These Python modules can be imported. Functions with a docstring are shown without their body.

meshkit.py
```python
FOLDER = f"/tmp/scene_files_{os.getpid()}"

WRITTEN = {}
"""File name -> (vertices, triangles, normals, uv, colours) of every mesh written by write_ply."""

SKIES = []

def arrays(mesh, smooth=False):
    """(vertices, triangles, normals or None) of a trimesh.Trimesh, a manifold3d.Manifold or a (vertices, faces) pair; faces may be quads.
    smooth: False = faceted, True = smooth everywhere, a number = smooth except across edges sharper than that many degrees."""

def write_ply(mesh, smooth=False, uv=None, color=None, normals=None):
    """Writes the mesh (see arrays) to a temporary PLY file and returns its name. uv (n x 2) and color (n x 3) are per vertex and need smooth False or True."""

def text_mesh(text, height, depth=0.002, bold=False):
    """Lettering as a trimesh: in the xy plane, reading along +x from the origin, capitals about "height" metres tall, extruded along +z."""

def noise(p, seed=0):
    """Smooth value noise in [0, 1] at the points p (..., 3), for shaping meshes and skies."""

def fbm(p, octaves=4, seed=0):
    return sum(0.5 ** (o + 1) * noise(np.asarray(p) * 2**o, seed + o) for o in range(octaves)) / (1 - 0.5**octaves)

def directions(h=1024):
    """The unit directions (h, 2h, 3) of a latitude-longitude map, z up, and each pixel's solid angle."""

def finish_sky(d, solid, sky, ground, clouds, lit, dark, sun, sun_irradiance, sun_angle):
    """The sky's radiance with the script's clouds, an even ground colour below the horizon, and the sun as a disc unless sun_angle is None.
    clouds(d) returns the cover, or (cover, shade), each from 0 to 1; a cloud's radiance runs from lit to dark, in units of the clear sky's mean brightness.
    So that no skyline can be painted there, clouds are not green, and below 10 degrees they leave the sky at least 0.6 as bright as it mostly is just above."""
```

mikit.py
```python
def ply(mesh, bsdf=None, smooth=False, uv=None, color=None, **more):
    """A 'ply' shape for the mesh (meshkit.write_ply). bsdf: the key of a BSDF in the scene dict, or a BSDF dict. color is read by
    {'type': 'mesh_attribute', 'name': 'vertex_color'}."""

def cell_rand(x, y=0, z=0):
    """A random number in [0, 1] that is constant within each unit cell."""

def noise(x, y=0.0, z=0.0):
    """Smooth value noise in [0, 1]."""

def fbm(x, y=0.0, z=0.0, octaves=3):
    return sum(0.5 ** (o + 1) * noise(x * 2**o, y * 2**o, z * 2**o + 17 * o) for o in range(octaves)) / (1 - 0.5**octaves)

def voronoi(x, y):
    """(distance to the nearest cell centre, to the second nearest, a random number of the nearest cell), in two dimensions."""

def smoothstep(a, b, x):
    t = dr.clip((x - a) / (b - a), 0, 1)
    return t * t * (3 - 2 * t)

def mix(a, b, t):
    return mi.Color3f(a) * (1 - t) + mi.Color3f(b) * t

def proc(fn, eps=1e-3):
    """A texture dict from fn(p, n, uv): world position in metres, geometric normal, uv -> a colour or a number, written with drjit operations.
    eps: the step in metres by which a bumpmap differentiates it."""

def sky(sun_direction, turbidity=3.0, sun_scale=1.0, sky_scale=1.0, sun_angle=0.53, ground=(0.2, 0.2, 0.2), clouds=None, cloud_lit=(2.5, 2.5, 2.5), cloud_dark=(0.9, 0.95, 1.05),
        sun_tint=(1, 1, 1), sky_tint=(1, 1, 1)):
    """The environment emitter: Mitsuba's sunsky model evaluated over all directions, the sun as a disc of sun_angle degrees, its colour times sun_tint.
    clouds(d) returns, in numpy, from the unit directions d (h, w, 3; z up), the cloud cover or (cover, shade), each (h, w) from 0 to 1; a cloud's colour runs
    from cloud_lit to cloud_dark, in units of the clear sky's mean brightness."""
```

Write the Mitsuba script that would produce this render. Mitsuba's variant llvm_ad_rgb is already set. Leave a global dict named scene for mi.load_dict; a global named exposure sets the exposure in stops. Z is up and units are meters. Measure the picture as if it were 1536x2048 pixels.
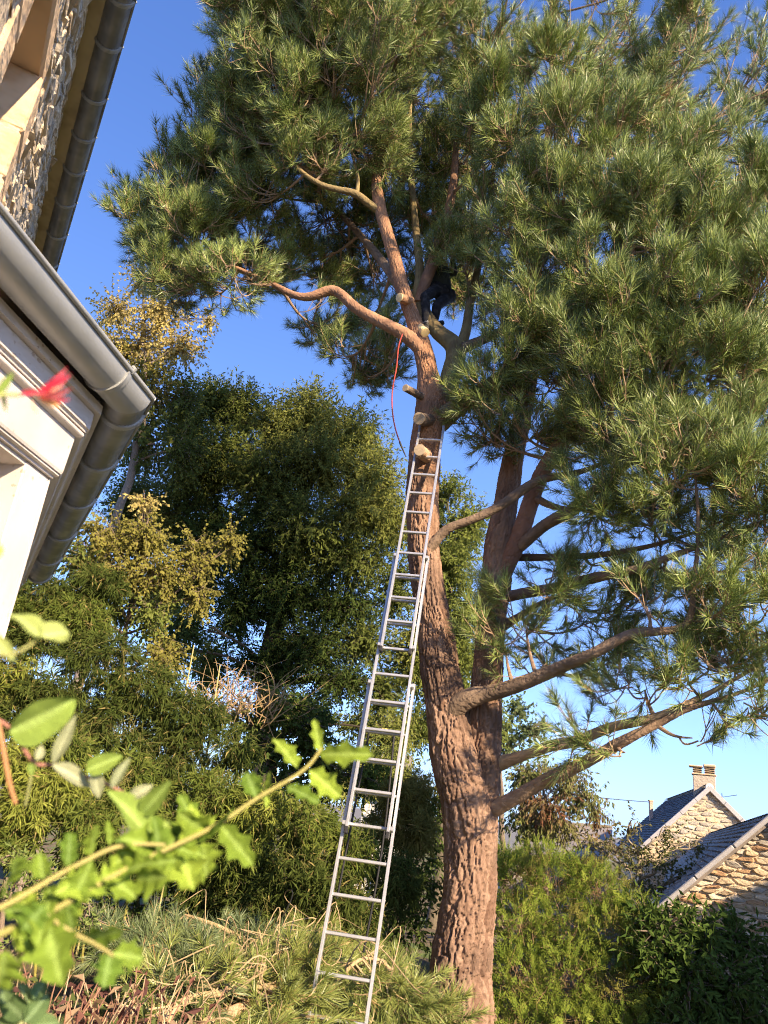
import math
import numpy as np, trimesh, mitsuba as mi, mikit, meshkit
from scipy.spatial import cKDTree
from scipy.interpolate import CubicSpline, PchipInterpolator
from shapely.geometry import Polygon, MultiPoint, Point, box as sbox
from shapely.ops import voronoi_diagram
import manifold3d as m3
import drjit as dr
from mikit import noise, fbm, voronoi, cell_rand, smoothstep, mix

# ------------------------------------------------------------------ camera, sky, exposure
scene, labels = {}, {}
T = mi.ScalarTransform4f
EYE = np.array([0.0, 0.0, 1.7])
SP, SR = 0.36, 0.1147                       # sine of the pitch and of the roll
CP, CR = math.sqrt(1 - SP * SP), math.sqrt(1 - SR * SR)
FWD, U0, R0 = np.array([0, CP, SP]), np.array([0, -SP, CP]), np.array([1.0, 0, 0])
RGT, UPV = CR * R0 + SR * U0, -SR * R0 + CR * U0
FPX = 1538.0
scene['camera'] = {'type': 'thinlens', 'fov_axis': 'x', 'fov': math.degrees(2 * math.atan(768 / FPX)),
                   'aperture_radius': 0.0017, 'focus_distance': 8.5, 'near_clip': 0.02, 'far_clip': 2000.0,
                   'to_world': T().look_at(origin=EYE.tolist(), target=(EYE + FWD).tolist(), up=UPV.tolist())}
SUN_AZ, SUN_EL = np.array([0.588, -0.809]), 27.0
SUN_AZ = SUN_AZ / np.linalg.norm(SUN_AZ)
SUN = np.array([*(SUN_AZ * math.cos(math.radians(SUN_EL))), math.sin(math.radians(SUN_EL))])
scene['sky'] = mikit.sky(SUN.tolist(), turbidity=3.0, sky_scale=0.82, sun_tint=(1.0, 1.0, 1.03), sky_tint=(0.80, 0.90, 1.34))
exposure = 3.3


# ------------------------------------------------------------------ placing and mesh helpers
def ray(x, y): return (x - 768) * RGT - (y - 1024) * UPV + FPX * FWD
def at(x, y, Y): d = ray(x, y); return EYE + d * (Y / d[1])          # the point of a sight line that lies Y metres ahead
def onz(x, y, Z): d = ray(x, y); return EYE + d * ((Z - EYE[2]) / d[2])
def far(x, y, D): d = ray(x, y); return EYE + d / np.linalg.norm(d) * D
def dep(p): return (np.asarray(p) - EYE) @ FWD
def unit(v): v = np.asarray(v, float); return v / np.maximum(np.linalg.norm(v, axis=-1, keepdims=True), 1e-12)
def vec(*a): return np.array(a, float)


class MB:
    def __init__(s): s.v, s.f, s.c, s.n = [], [], [], 0
    def add(s, v, f, c=None):
        v = np.asarray(v, float)
        s.v.append(v); s.f.append(np.asarray(f, int) + s.n); s.n += len(v)
        if c is not None: s.c.append(np.broadcast_to(np.asarray(c, float), (len(v), 3)))
        return s
    def mesh(s): return np.vstack(s.v), np.vstack(s.f)
    def col(s): return np.vstack(s.c) if s.c else None


def put(key, mesh, bsdf, smooth=False, color=None, label=None, category=None, group=None, kind=None):
    k, i = key, 0
    while k in scene:
        i += 1; k = f'{key}_{i:03d}'
    if isinstance(mesh, MB):
        color = mesh.col() if color is None else color
        mesh = mesh.mesh()
    scene[k] = mikit.ply(mesh, bsdf, smooth=smooth, color=color)
    tag(k, label, category, group, kind)
    return k


def tag(k, label=None, category=None, group=None, kind=None):
    d = labels.get(k, {})
    for a, b in (('label', label), ('category', category), ('group', group), ('kind', kind)):
        if b: d[a] = b
    if d: labels[k] = d


THINGS = {}
def thing(name, label, category, group=None):
    k, i = name, 0
    while k in THINGS:
        i += 1; k = f'{name}_{i:03d}'
    THINGS[k] = 1
    tag(k, label, category, group)
    return k


def quads(M, n, closed=True, off=0):
    i = np.arange(M - 1)[:, None]; j = np.arange(n if closed else n - 1)[None]
    a = i * n + j; b = i * n + (j + 1) % n
    return np.stack([np.stack([a, b, b + n], -1), np.stack([a, b + n, a + n], -1)], 2).reshape(-1, 3) + off


def frames(p):
    t = unit(np.gradient(p, axis=0))
    u = np.zeros_like(p)
    r = np.cross(t[0], [0.3, 0.1, 1.0]) if abs(unit(t[0])[2]) < 0.95 else np.cross(t[0], [0, 1, 0])
    u[0] = unit(r)
    for i in range(1, len(p)):
        w = u[i - 1] - t[i] * (u[i - 1] @ t[i]); u[i] = unit(w)
    return t, u, np.cross(t, u)


def tube(p, r, n=8, cap=True):
    p = np.asarray(p, float); r = np.broadcast_to(np.asarray(r, float), (len(p),))
    t, u, w = frames(p)
    a = np.arange(n) * 2 * np.pi / n
    v = p[:, None] + r[:, None, None] * (np.cos(a)[None, :, None] * u[:, None] + np.sin(a)[None, :, None] * w[:, None])
    v = v.reshape(-1, 3); f = quads(len(p), n)
    if cap:
        k = len(v); v = np.vstack([v, p[0], p[-1]]); j = np.arange(n); m = (len(p) - 1) * n
        f = np.vstack([f, np.stack([(j + 1) % n, j, j * 0 + k], 1), np.stack([j + m, (j + 1) % n + m, j * 0 + k + 1], 1)])
    return v, f


def curve(pts, M):
    pts = np.asarray(pts, float)
    if len(pts) == 2:
        return pts[0] + np.linspace(0, 1, M)[:, None] * (pts[1] - pts[0])
    s = np.r_[0, np.cumsum(np.linalg.norm(np.diff(pts[:, :3], axis=0), axis=1))]
    q = np.linspace(0, s[-1], M)
    return np.hstack([CubicSpline(s, pts[:, :3], bc_type='natural')(q)] + [PchipInterpolator(s, pts[:, k])(q)[:, None] for k in range(3, pts.shape[1])])


def block(o, ex, ey, ez, bevel=0.0):
    """A box from corner o along three edge vectors, edges chamfered."""
    o, ex, ey, ez = (np.asarray(q, float) for q in (o, ex, ey, ez))
    L = [np.linalg.norm(q) for q in (ex, ey, ez)]
    M = np.stack([ex / L[0], ey / L[1], ez / L[2]], 1)
    m = trimesh.creation.box(L)
    if bevel > 0:
        b = min(bevel, min(L) * 0.3)
        pts = []
        for s in np.array(np.meshgrid([-1, 1], [-1, 1], [-1, 1])).T.reshape(-1, 3):
            for k in range(3):
                q = s * np.array(L) / 2; d = s * b; d[k] = 0; pts.append(q - d)
        m = trimesh.convex.convex_hull(np.array(pts))
    v = (np.array(m.vertices) + np.array(L) / 2) @ M.T + o
    f = np.array(m.faces)
    if np.linalg.det(M) < 0: f = f[:, ::-1]
    return v, f


def extr(poly, depth, o, ex, ey, ez):
    m = trimesh.creation.extrude_polygon(poly, depth, engine='earcut')
    v = np.array(m.vertices); M = np.stack([ex, ey, ez], 1)
    f = np.array(m.faces)
    if np.linalg.det(M) < 0: f = f[:, ::-1]
    return np.asarray(o) + v @ M.T, f


def leaves(P, D, N, L, W, fold=0.25, droop=0.0):
    """Leaf blades of two triangle pairs: base point, direction, blade normal, length, width (arrays)."""
    L = np.broadcast_to(L, (len(P),))[:, None]; W = np.broadcast_to(W, (len(P),))[:, None]
    D = unit(D); S = unit(np.cross(D, N)); N = np.cross(S, D)
    tip = P + D * L - N * L * droop
    m = P + D * L * 0.45
    a, b = m + S * W / 2 + N * W * fold, m - S * W / 2 + N * W * fold
    v = np.stack([P, a, tip, b], 1).reshape(-1, 3)
    i = np.arange(len(P))[:, None] * 4
    f = np.stack([i + [0, 1, 2], i + [0, 2, 3]], 1).reshape(-1, 3)
    return v, f


def rdir(rng, n): return unit(rng.normal(size=(n, 3)))


# ------------------------------------------------------------------ materials
def bs(name, d): scene['m_' + name] = d; return 'm_' + name
def rgb(c): return {'type': 'rgb', 'value': list(c)}
VCOL = {'type': 'mesh_attribute', 'name': 'vertex_color'}
def pr(base, rough=0.6, spec=0.4, **k): return {'type': 'twosided', 'bsdf': {'type': 'principled', 'base_color': base, 'roughness': rough, 'specular': spec, **k}}
def bump(inner, fn, scale, eps=2e-3):
    return {'type': 'twosided', 'bsdf': {'type': 'bumpmap', 'arbitrary': {**mikit.proc(fn, eps)}, 'scale': scale, 'bsdf': inner}}
def prb(base, rough, fn, scale, eps=2e-3, **k): return bump({'type': 'principled', 'base_color': base, 'roughness': rough, **k}, fn, scale, eps)
def thin(base, rough=0.45, dt=0.7, **k): return {'type': 'principledthin', 'base_color': base, 'roughness': rough, 'diff_trans': dt, 'eta': 1.4, **k}

needle_m = bs('needle', pr(VCOL, 0.42, 0.5))
leaf_m = bs('leaf', thin(VCOL, 0.5, 0.7))
gloss_m = bs('gloss_leaf', thin(VCOL, 0.28, 0.45))
bark_m = bs('bark', prb(VCOL, 0.85, lambda p, n, uv: fbm(p.x * 60, p.y * 60, p.z * 24, 3), 0.012, specular=0.2))
twig_m = bs('twig', pr(VCOL, 0.75, 0.25))
wood_m = bs('cut_wood', pr(mikit.proc(lambda p, n, uv: mix((.62, .47, .22), (.74, .60, .34), fbm(p.x * 70, p.y * 70, p.z * 70))), 0.7, 0.2))
alu_m = bs('aluminium', {'type': 'twosided', 'bsdf': {'type': 'principled', 'base_color': mikit.proc(lambda p, n, uv: mix((.44, .44, .45), (.60, .60, .60), fbm(p.x * 14, p.y * 14, p.z * 5))), 'metallic': 0.75, 'roughness': 0.42}})
black_m = bs('black', pr(rgb((.015, .015, .017)), 0.55))
zinc_fn = lambda p, n, uv: mix((.15, .155, .16), (.27, .27, .265), smoothstep(.3, .75, fbm(p.x * 7, p.y * 7, p.z * 12, 4)))
zinc_m = bs('zinc', {'type': 'twosided', 'bsdf': {'type': 'principled', 'base_color': mikit.proc(zinc_fn), 'metallic': 0.35, 'roughness': 0.42}})
zinc_new_m = bs('zinc_bright', {'type': 'twosided', 'bsdf': {'type': 'principled', 'base_color': mikit.proc(lambda p, n, uv: mix((.24, .255, .265), (.36, .37, .375), fbm(p.x * 9, p.y * 9, p.z * 16, 4))), 'metallic': 0.3, 'roughness': 0.45}})
def paint_fn(p, n, uv):
    c = mix((.54, .49, .465), (.47, .425, .395), smoothstep(.35, .75, fbm(p.x * 6, p.y * 6, p.z * 3, 4)))
    s = smoothstep(.80, .86, noise(p.x * 55, p.y * 55, p.z * 55)) * smoothstep(.5, .7, noise(p.x * 5, p.y * 5, p.z * 5))
    return mix(c, (.33, .22, .15), s * 0.6)
paint_m = bs('white_paint', prb(mikit.proc(paint_fn), 0.55, lambda p, n, uv: fbm(p.x * 40, p.y * 40, p.z * 9), 0.0012, specular=0.3))
soffit_m = bs('cream_paint', pr(mikit.proc(lambda p, n, uv: mix((.52, .42, .24), (.40, .31, .17), smoothstep(.4, .75, fbm(p.x * 8, p.y * 8, p.z * 8, 4)))), 0.7))
mortar_m = bs('mortar', prb(mikit.proc(lambda p, n, uv: mix((.42, .33, .23), (.58, .48, .35), fbm(p.x * 16, p.y * 16, p.z * 16, 4))), 0.95, lambda p, n, uv: fbm(p.x * 28, p.y * 28, p.z * 28, 4), 0.03, specular=0.1))
def stone(name, a, b, s=14):
    return bs(name, prb(mikit.proc(lambda p, n, uv: mix(a, b, smoothstep(.3, .75, fbm(p.x * s, p.y * s, p.z * s * 1.6, 4)))), 0.9, lambda p, n, uv: fbm(p.x * s * 2, p.y * s * 2, p.z * s * 3, 4), 0.016, specular=0.15))
STONES = [stone('stone_tan', (.46, .36, .24), (.30, .22, .14)), stone('stone_grey', (.40, .36, .30), (.27, .24, .20)),
          stone('stone_buff', (.55, .45, .31), (.40, .31, .20)), stone('stone_rust', (.42, .27, .15), (.28, .17, .10)), stone('stone_pale', (.58, .50, .38), (.46, .38, .28))]
ashlar_m = stone('ashlar', (.60, .44, .28), (.50, .35, .21), 8)
slate_m = bs('slate', pr(mikit.proc(lambda p, n, uv: mix((.035, .038, .046), (.075, .075, .08), fbm(p.x * 5, p.y * 5, p.z * 9, 4))), 0.65, 0.25))
slate_warm_m = bs('slate_warm', pr(mikit.proc(lambda p, n, uv: mix((.13, .11, .095), (.27, .225, .185), fbm(p.x * 4, p.y * 4, p.z * 9, 4))), 0.65, 0.3))
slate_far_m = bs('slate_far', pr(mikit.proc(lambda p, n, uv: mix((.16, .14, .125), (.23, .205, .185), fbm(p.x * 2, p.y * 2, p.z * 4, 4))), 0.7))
verge_m = bs('verge_zinc', pr(mikit.proc(lambda p, n, uv: mix((.30, .29, .30), (.40, .38, .38), fbm(p.x * 3, p.y * 3, p.z * 3))), 0.5))
ridge_m = bs('ridge_tile', pr(mikit.proc(lambda p, n, uv: mix((.10, .09, .07), (.22, .19, .13), fbm(p.x * 9, p.y * 9, p.z * 9))), 0.85))
render_m = bs('chimney_render', prb(mikit.proc(lambda p, n, uv: mix((.34, .28, .22), (.47, .40, .31), fbm(p.x * 4, p.y * 4, p.z * 4, 4))), 0.9, lambda p, n, uv: fbm(p.x * 20, p.y * 20, p.z * 20), 0.02))
terra_m = bs('terracotta', pr(mikit.proc(lambda p, n, uv: mix((.44, .32, .19), (.54, .41, .25), fbm(p.x * 6, p.y * 6, p.z * 6))), 0.85))
plaster_m = bs('plaster', pr(mikit.proc(lambda p, n, uv: mix((.55, .53, .50), (.66, .64, .60), fbm(p.x * 2, p.y * 2, p.z * 2))), 0.9))
glass_m = bs('window_glass', {'type': 'thindielectric', 'int_ior': 1.5})
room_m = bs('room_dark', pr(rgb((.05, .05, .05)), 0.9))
rope_m = bs('rope', pr(VCOL, 0.8, 0.2))
wire_m = bs('wire', pr(rgb((.03, .03, .03)), 0.6))
trouser_m = bs('trousers', pr(mikit.proc(lambda p, n, uv: mix((.016, .017, .022), (.05, .05, .056), smoothstep(.45, .8, fbm(p.x * 22, p.y * 22, p.z * 22, 3)))), 0.8, sheen=0.3))
jacket_m = bs('jacket', pr(mikit.proc(lambda p, n, uv: mix((.030, .040, .034), (.05, .06, .05), fbm(p.x * 15, p.y * 15, p.z * 15))), 0.8))
skin_m = bs('skin', pr(rgb((.50, .31, .22)), 0.5))
hair_m = bs('hair', pr(rgb((.05, .035, .025)), 0.6))
boot_m = bs('boot', pr(rgb((.02, .02, .02)), 0.6))
sock_m = bs('sock', pr(rgb((.30, .30, .30)), 0.9))
petal_m = bs('petal', thin(VCOL, 0.5, 0.6))
soil_fn = lambda p, n, uv: mix(mix((.055, .042, .028), (.11, .085, .05), fbm(p.x * 6, p.y * 6, 0.0, 4)), (.06, .085, .025), smoothstep(.5, .62, fbm(p.x * 1.3, p.y * 1.3, 3.0, 3)))
soil_m = bs('soil', prb(mikit.proc(soil_fn), 0.95, lambda p, n, uv: fbm(p.x * 22, p.y * 22, p.z * 22, 3), 0.04))


# ------------------------------------------------------------------ ground
def ground_z(x, y):
    z = -0.12 - 0.075 * np.clip(y - 13, 0, 25) - 0.02 * np.clip(y - 38, 0, 400)
    p = np.stack([x * 0.5, y * 0.5, x * 0], -1)
    return z + 0.10 * (meshkit.fbm(p, 4, 5) - 0.5)
g = np.r_[-400, -200, -100, -60, np.arange(-40, -12, 2.0), np.arange(-12, 16, 0.25), np.arange(16, 40, 2.0), 40, 60, 100, 200, 400]
gx, gy = np.meshgrid(g, g + 4, indexing='ij')
gv = np.stack([gx, gy, ground_z(gx, gy)], -1).reshape(-1, 3)
n_ = len(g); a_ = (np.arange(n_ - 1)[:, None] * n_ + np.arange(n_ - 1)[None]).reshape(-1)
gf = np.vstack([np.stack([a_, a_ + n_, a_ + n_ + 1], 1), np.stack([a_, a_ + n_ + 1, a_ + 1], 1)])
put('ground', (gv, gf), soil_m, smooth=True, kind='structure', label='garden soil with sparse grass under the pine')


# ------------------------------------------------------------------ stones in a wall plane
def stone_cells(poly, w, h, seed, jit=0.75):
    """Irregular rubble cells in a polygon: cells about w by h."""
    rng = np.random.default_rng(seed)
    x0, y0, x1, y1 = poly.bounds
    pts = []
    for j, y in enumerate(np.arange(y0 - h, y1 + h, h)):
        for x in np.arange(x0 - w, x1 + w, w):
            pts.append(((x + (j % 2) * w * 0.5 + rng.uniform(-.5, .5) * w * jit) / w, (y + rng.uniform(-.5, .5) * h * jit) / h))
    out = []
    for c in voronoi_diagram(MultiPoint(pts)).geoms:
        c = Polygon([(x * w, y * h) for x, y in c.exterior.coords]).intersection(poly)
        if c.area > 0.12 * w * h and c.geom_type == 'Polygon': out.append(c)
    return out, rng


def stone_mesh(c, gap, proud, rng, o, ex, ey, ez):
    c = c.buffer(-gap * 1.6).buffer(gap * 0.6, quad_segs=1).simplify(gap * 0.5)
    if c.is_empty or c.geom_type != 'Polygon': return None
    q = np.array(c.exterior.coords)[:-1]
    if len(q) < 4: return None
    if c.exterior.is_ccw is False: q = q[::-1]
    n = len(q); ctr = q.mean(0)
    q = q + rng.normal(scale=gap * 0.25, size=q.shape)
    k = rng.uniform(0.74, 0.88)
    tilt = rng.normal(scale=0.12, size=2)
    rings = [np.c_[q, np.full(n, -gap)], np.c_[ctr + (q - ctr) * 0.97, np.full(n, proud * .6)], np.c_[ctr + (q - ctr) * k, proud * (1 + rng.uniform(-.2, .2, n))], np.r_[ctr, proud * 1.1][None]]
    for r in rings[1:3]: r[:, 2] += (r[:, :2] - ctr) @ tilt
    v = np.vstack(rings); f = quads(3, n)
    j = np.arange(n)
    f = np.vstack([f, np.stack([j + 2 * n, (j + 1) % n + 2 * n, j * 0 + 3 * n], 1)])
    M = np.stack([ex, ey, ez], 1)
    if np.linalg.det(M) < 0: f = f[:, ::-1]
    return np.asarray(o) + v @ M.T, f


def rubble(key, poly, w, h, gap, proud, seed, o, ex, ey, ez, pal=(0, 1, 2, 3, 4), smooth=35):
    cells, rng = stone_cells(poly, w, h, seed)
    for c in cells:
        m = stone_mesh(c, gap, proud * rng.uniform(.6, 1.5), rng, o, ex, ey, ez)
        if m is not None: put(key + '__stone', m, STONES[pal[rng.integers(len(pal))]], smooth=smooth)


# ------------------------------------------------------------------ the stone house on the left
K = 1.1
H2 = 1.7 + 4.3 * K
hd = unit(vec(-.469, .883, 0)); hn = vec(hd[1], -hd[0], 0)
g0 = onz(268, 0, H2)                                            # a point of the upper gutter's outer edge
wall_o = g0 - hn * 0.262; wall_o[2] = 0
S0, S1 = -4.6, 7.5
house = thing('stone_house', 'old rubble stone house wall at the left with cream eaves and long grey gutter', 'house')
sof_z = H2 - 0.03
def wp(s, z, out=0.0): return wall_o + hd * s + hn * out + vec(0, 0, z)
# window opening: far jamb and head, found on the wall plane
def on_wall(x, y, out=0.0):
    d = ray(x, y); k = ((wall_o + hn * out - EYE) @ hn) / (d @ hn); p = EYE + d * k
    return (p - wall_o) @ hd, p[2]
ws, wz = on_wall(80, 150)
wl = ws - 1.0; wb = wz - 1.5
RD = 0.30
for (a, b, c, d) in ((S0, S1, -0.3, wb), (S0, S1, wz, sof_z), (S0, wl, wb, wz), (ws, S1, wb, wz)):
    put(house + '__wall', block(wp(a, c, -0.55), hd * (b - a), hn * 0.55, vec(0, 0, d - c)), mortar_m)
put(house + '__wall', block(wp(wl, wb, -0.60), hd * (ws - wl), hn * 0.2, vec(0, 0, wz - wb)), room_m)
# dressed blocks round the opening
arng = np.random.default_rng(4)
zz = wb
while zz < wz - 0.05:
    hh = min(arng.uniform(.22, .34), wz - zz)
    if wz - zz - hh < .12: hh = wz - zz
    ll = arng.choice([.14, .2, .26])
    put(house + '__jamb_block', block(wp(ws - 0.006, zz + .004, -RD), hd * ll, hn * (RD + arng.uniform(.006, .02)), vec(0, 0, hh - .008), 0.012), ashlar_m, smooth=False)
    put(house + '__jamb_block', block(wp(wl + 0.006, zz + .004, -RD), -hd * ll, hn * (RD + arng.uniform(.006, .02)), vec(0, 0, hh - .008), 0.012), ashlar_m)
    zz += hh
put(house + '__lintel', block(wp(wl - .2, wz - .012, -RD), hd * (ws - wl + .32), hn * (RD + .012), vec(0, 0, .2), 0.015), ashlar_m, label='single dressed stone lintel over the upper window')
fr = house + '__window'
put(fr, block(wp(wl, wz - .09, -RD + .02), hd * (ws - wl), hn * .05, vec(0, 0, .08), .01), paint_m)
put(fr + '__frame', block(wp(ws - .09, wb, -RD + .02), hd * .08, hn * .05, vec(0, 0, wz - wb - .1), .01), paint_m)
put(fr + '__pane', block(wp(wl + .05, wb, -RD + .035), hd * (ws - wl - .14), hn * .006, vec(0, 0, wz - wb - .1)), glass_m)
# rubble stones in the part of the wall in view
hole = sbox(wl - .25, wb - .1, ws + .01, wz + .17)
jam = sbox(ws - .02, wb, ws + .2, wz + .17)
reg = sbox(ws - 1.3, H2 - 2.6, ws + 3.9, sof_z - .02).difference(hole).difference(jam)
cells, rng_ = stone_cells(reg, .19, .085, 21, .95)
for c in cells:
    m = stone_mesh(c, .013, rng_.uniform(.008, .024), rng_, wall_o, hd, vec(0, 0, 1), hn)
    if m is not None: put(house + '__stone', m, STONES[[1, 2, 4, 0, 1, 2, 4][rng_.integers(7)]], smooth=25)
# rough mortar relief between and over the stones
rg = np.random.default_rng(8)
us, zs = np.meshgrid(np.arange(ws - 1.3, ws + 3.9, .017), np.arange(H2 - 2.6, sof_z - .015, .017), indexing='ij')
pp = np.stack([us * 9, zs * 16, us * 0], -1)
rel = .034 * (meshkit.fbm(pp, 4, 3) - .44) + .016 * (meshkit.fbm(pp * 4, 3, 9) - .5)
msk = (us > wl - .02) & (us < ws + .17) & (zs < wz + .18) & (zs > wb)
rel = np.where(msk, -.02, rel)
mv = (wall_o[None, None] + hd * us[..., None] + vec(0, 0, 1) * zs[..., None] + hn * (rel + .004)[..., None]).reshape(-1, 3)
nu, nz = us.shape
a_ = (np.arange(nu - 1)[:, None] * nz + np.arange(nz - 1)[None]).reshape(-1)
ok = ~msk.reshape(-1)[a_]
a_ = a_[ok]
put(house + '__pointing', (mv, np.vstack([np.stack([a_, a_ + nz, a_ + nz + 1], 1), np.stack([a_, a_ + nz + 1, a_ + 1], 1)])[:, ::-1]), mortar_m, smooth=True, label='rough lime pointing between the wall stones')
# soffit, fascia
put(house + '__soffit', block(wp(S0, sof_z, -.1), hd * (S1 - S0), hn * .22, vec(0, 0, .025), .004), soffit_m)
put(house + '__fascia', block(wp(S0, sof_z - .02, .122), hd * (S1 - S0), hn * .022, vec(0, 0, .17), .004), soffit_m)
# roof of the house
rs = unit(-hn * math.cos(math.radians(42)) + vec(0, 0, math.sin(math.radians(42))))
put(house + '__roof', block(wp(S0, H2 + .05, .18), hd * (S1 - S0), rs * 4.0, np.cross(rs, hd) * .06 * np.sign(np.cross(rs, hd)[2])), slate_m)


def gutter(key, path, R, joints, mat, bright, lead=0.0):
    """Half-round gutter along a polyline of outer-edge points (with mitres); joints: (segment, metres along it)."""
    P = np.array(path, float); n = len(P)
    dirs = [unit(P[i + 1] - P[i]) for i in range(n - 1)]
    nrm = [vec(d[1], -d[0], 0) for d in dirs]
    def miter(i):
        if i == 0: return nrm[0]
        if i == n - 1: return nrm[-1]
        a, b = nrm[i - 1], nrm[i]; return (a + b) / (1 + a @ b)
    ang = np.linspace(0, np.pi, 19)
    prof = [(-R + R * math.cos(t), -R * math.sin(t)) for t in ang] + [(-2 * R + .004, 0.012)]
    prof_in = [(-R + (R - .003) * math.cos(t), -(R - .003) * math.sin(t)) for t in ang[::-1]]
    ring = prof + prof_in
    for i in range(n - 1):
        v = []
        for j in (i, i + 1):
            m = miter(j)
            v += [P[j] + m * o + vec(0, 0, z) for o, z in ring]
        k = len(ring)
        f = quads(2, k)
        put(key + '__gutter', (np.array(v), f[:, ::-1]), mat[i] if isinstance(mat, list) else mat, smooth=40)
        e = [P[j] + miter(j) * .006 + vec(0, 0, .003) for j in (i, i + 1)]
        put(key + '__gutter_bead', tube(e, .0095, 10), mat[i] if isinstance(mat, list) else mat, smooth=40)
    for seg, s, kind in joints:
        c = P[seg] + dirs[seg] * s; m = nrm[seg]; d = dirs[seg]
        mb = MB()
        wdt, th = (.026, .005) if kind == 'sleeve' else (.034, .011)
        t2 = np.linspace(-.05, np.pi + .02, 21)
        prof2 = [(-.5, 0), (-.5, th * .6), (-.3, th), (.3, th), (.5, th * .6), (.5, 0)]
        v = [c + m * (-R + (R + r) * math.cos(t)) + vec(0, 0, -(R + r) * math.sin(t)) + d * (x * wdt) for t in t2 for x, r in prof2]
        mb.add(v, quads(len(t2), 6))
        if kind == 'sleeve':
            v = [c + m * (-R + (R + r) * math.cos(t)) + vec(0, 0, -(R + r) * math.sin(t)) + d * (x * .010 - .016) for t in t2 for x, r in [(-.5, 0), (-.4, .008), (.4, .008), (.5, 0)]]
            mb.add(v, quads(len(t2), 4))
        mb.add(*tube([c + m * .004 + vec(0, 0, -.004), c + m * .016 + vec(0, 0, .012), c + m * .004 + vec(0, 0, .022)], .008, 8))
        put(key + '__bracket', mb, bright, smooth=50)


up = [g0 + hd * s for s in (S0 + .4, S1)]
jo = [(0, -S0 - .4 + s * K, 'hook') for s in (-2.0, -1.6, -1.2, -.8, -.4, .016, .37, .8375, 1.234, 1.618, 2.037, 2.498, 2.975, 3.4, 3.85, 4.3)]
gutter(house, up, .082, jo, zinc_m, zinc_new_m)

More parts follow.
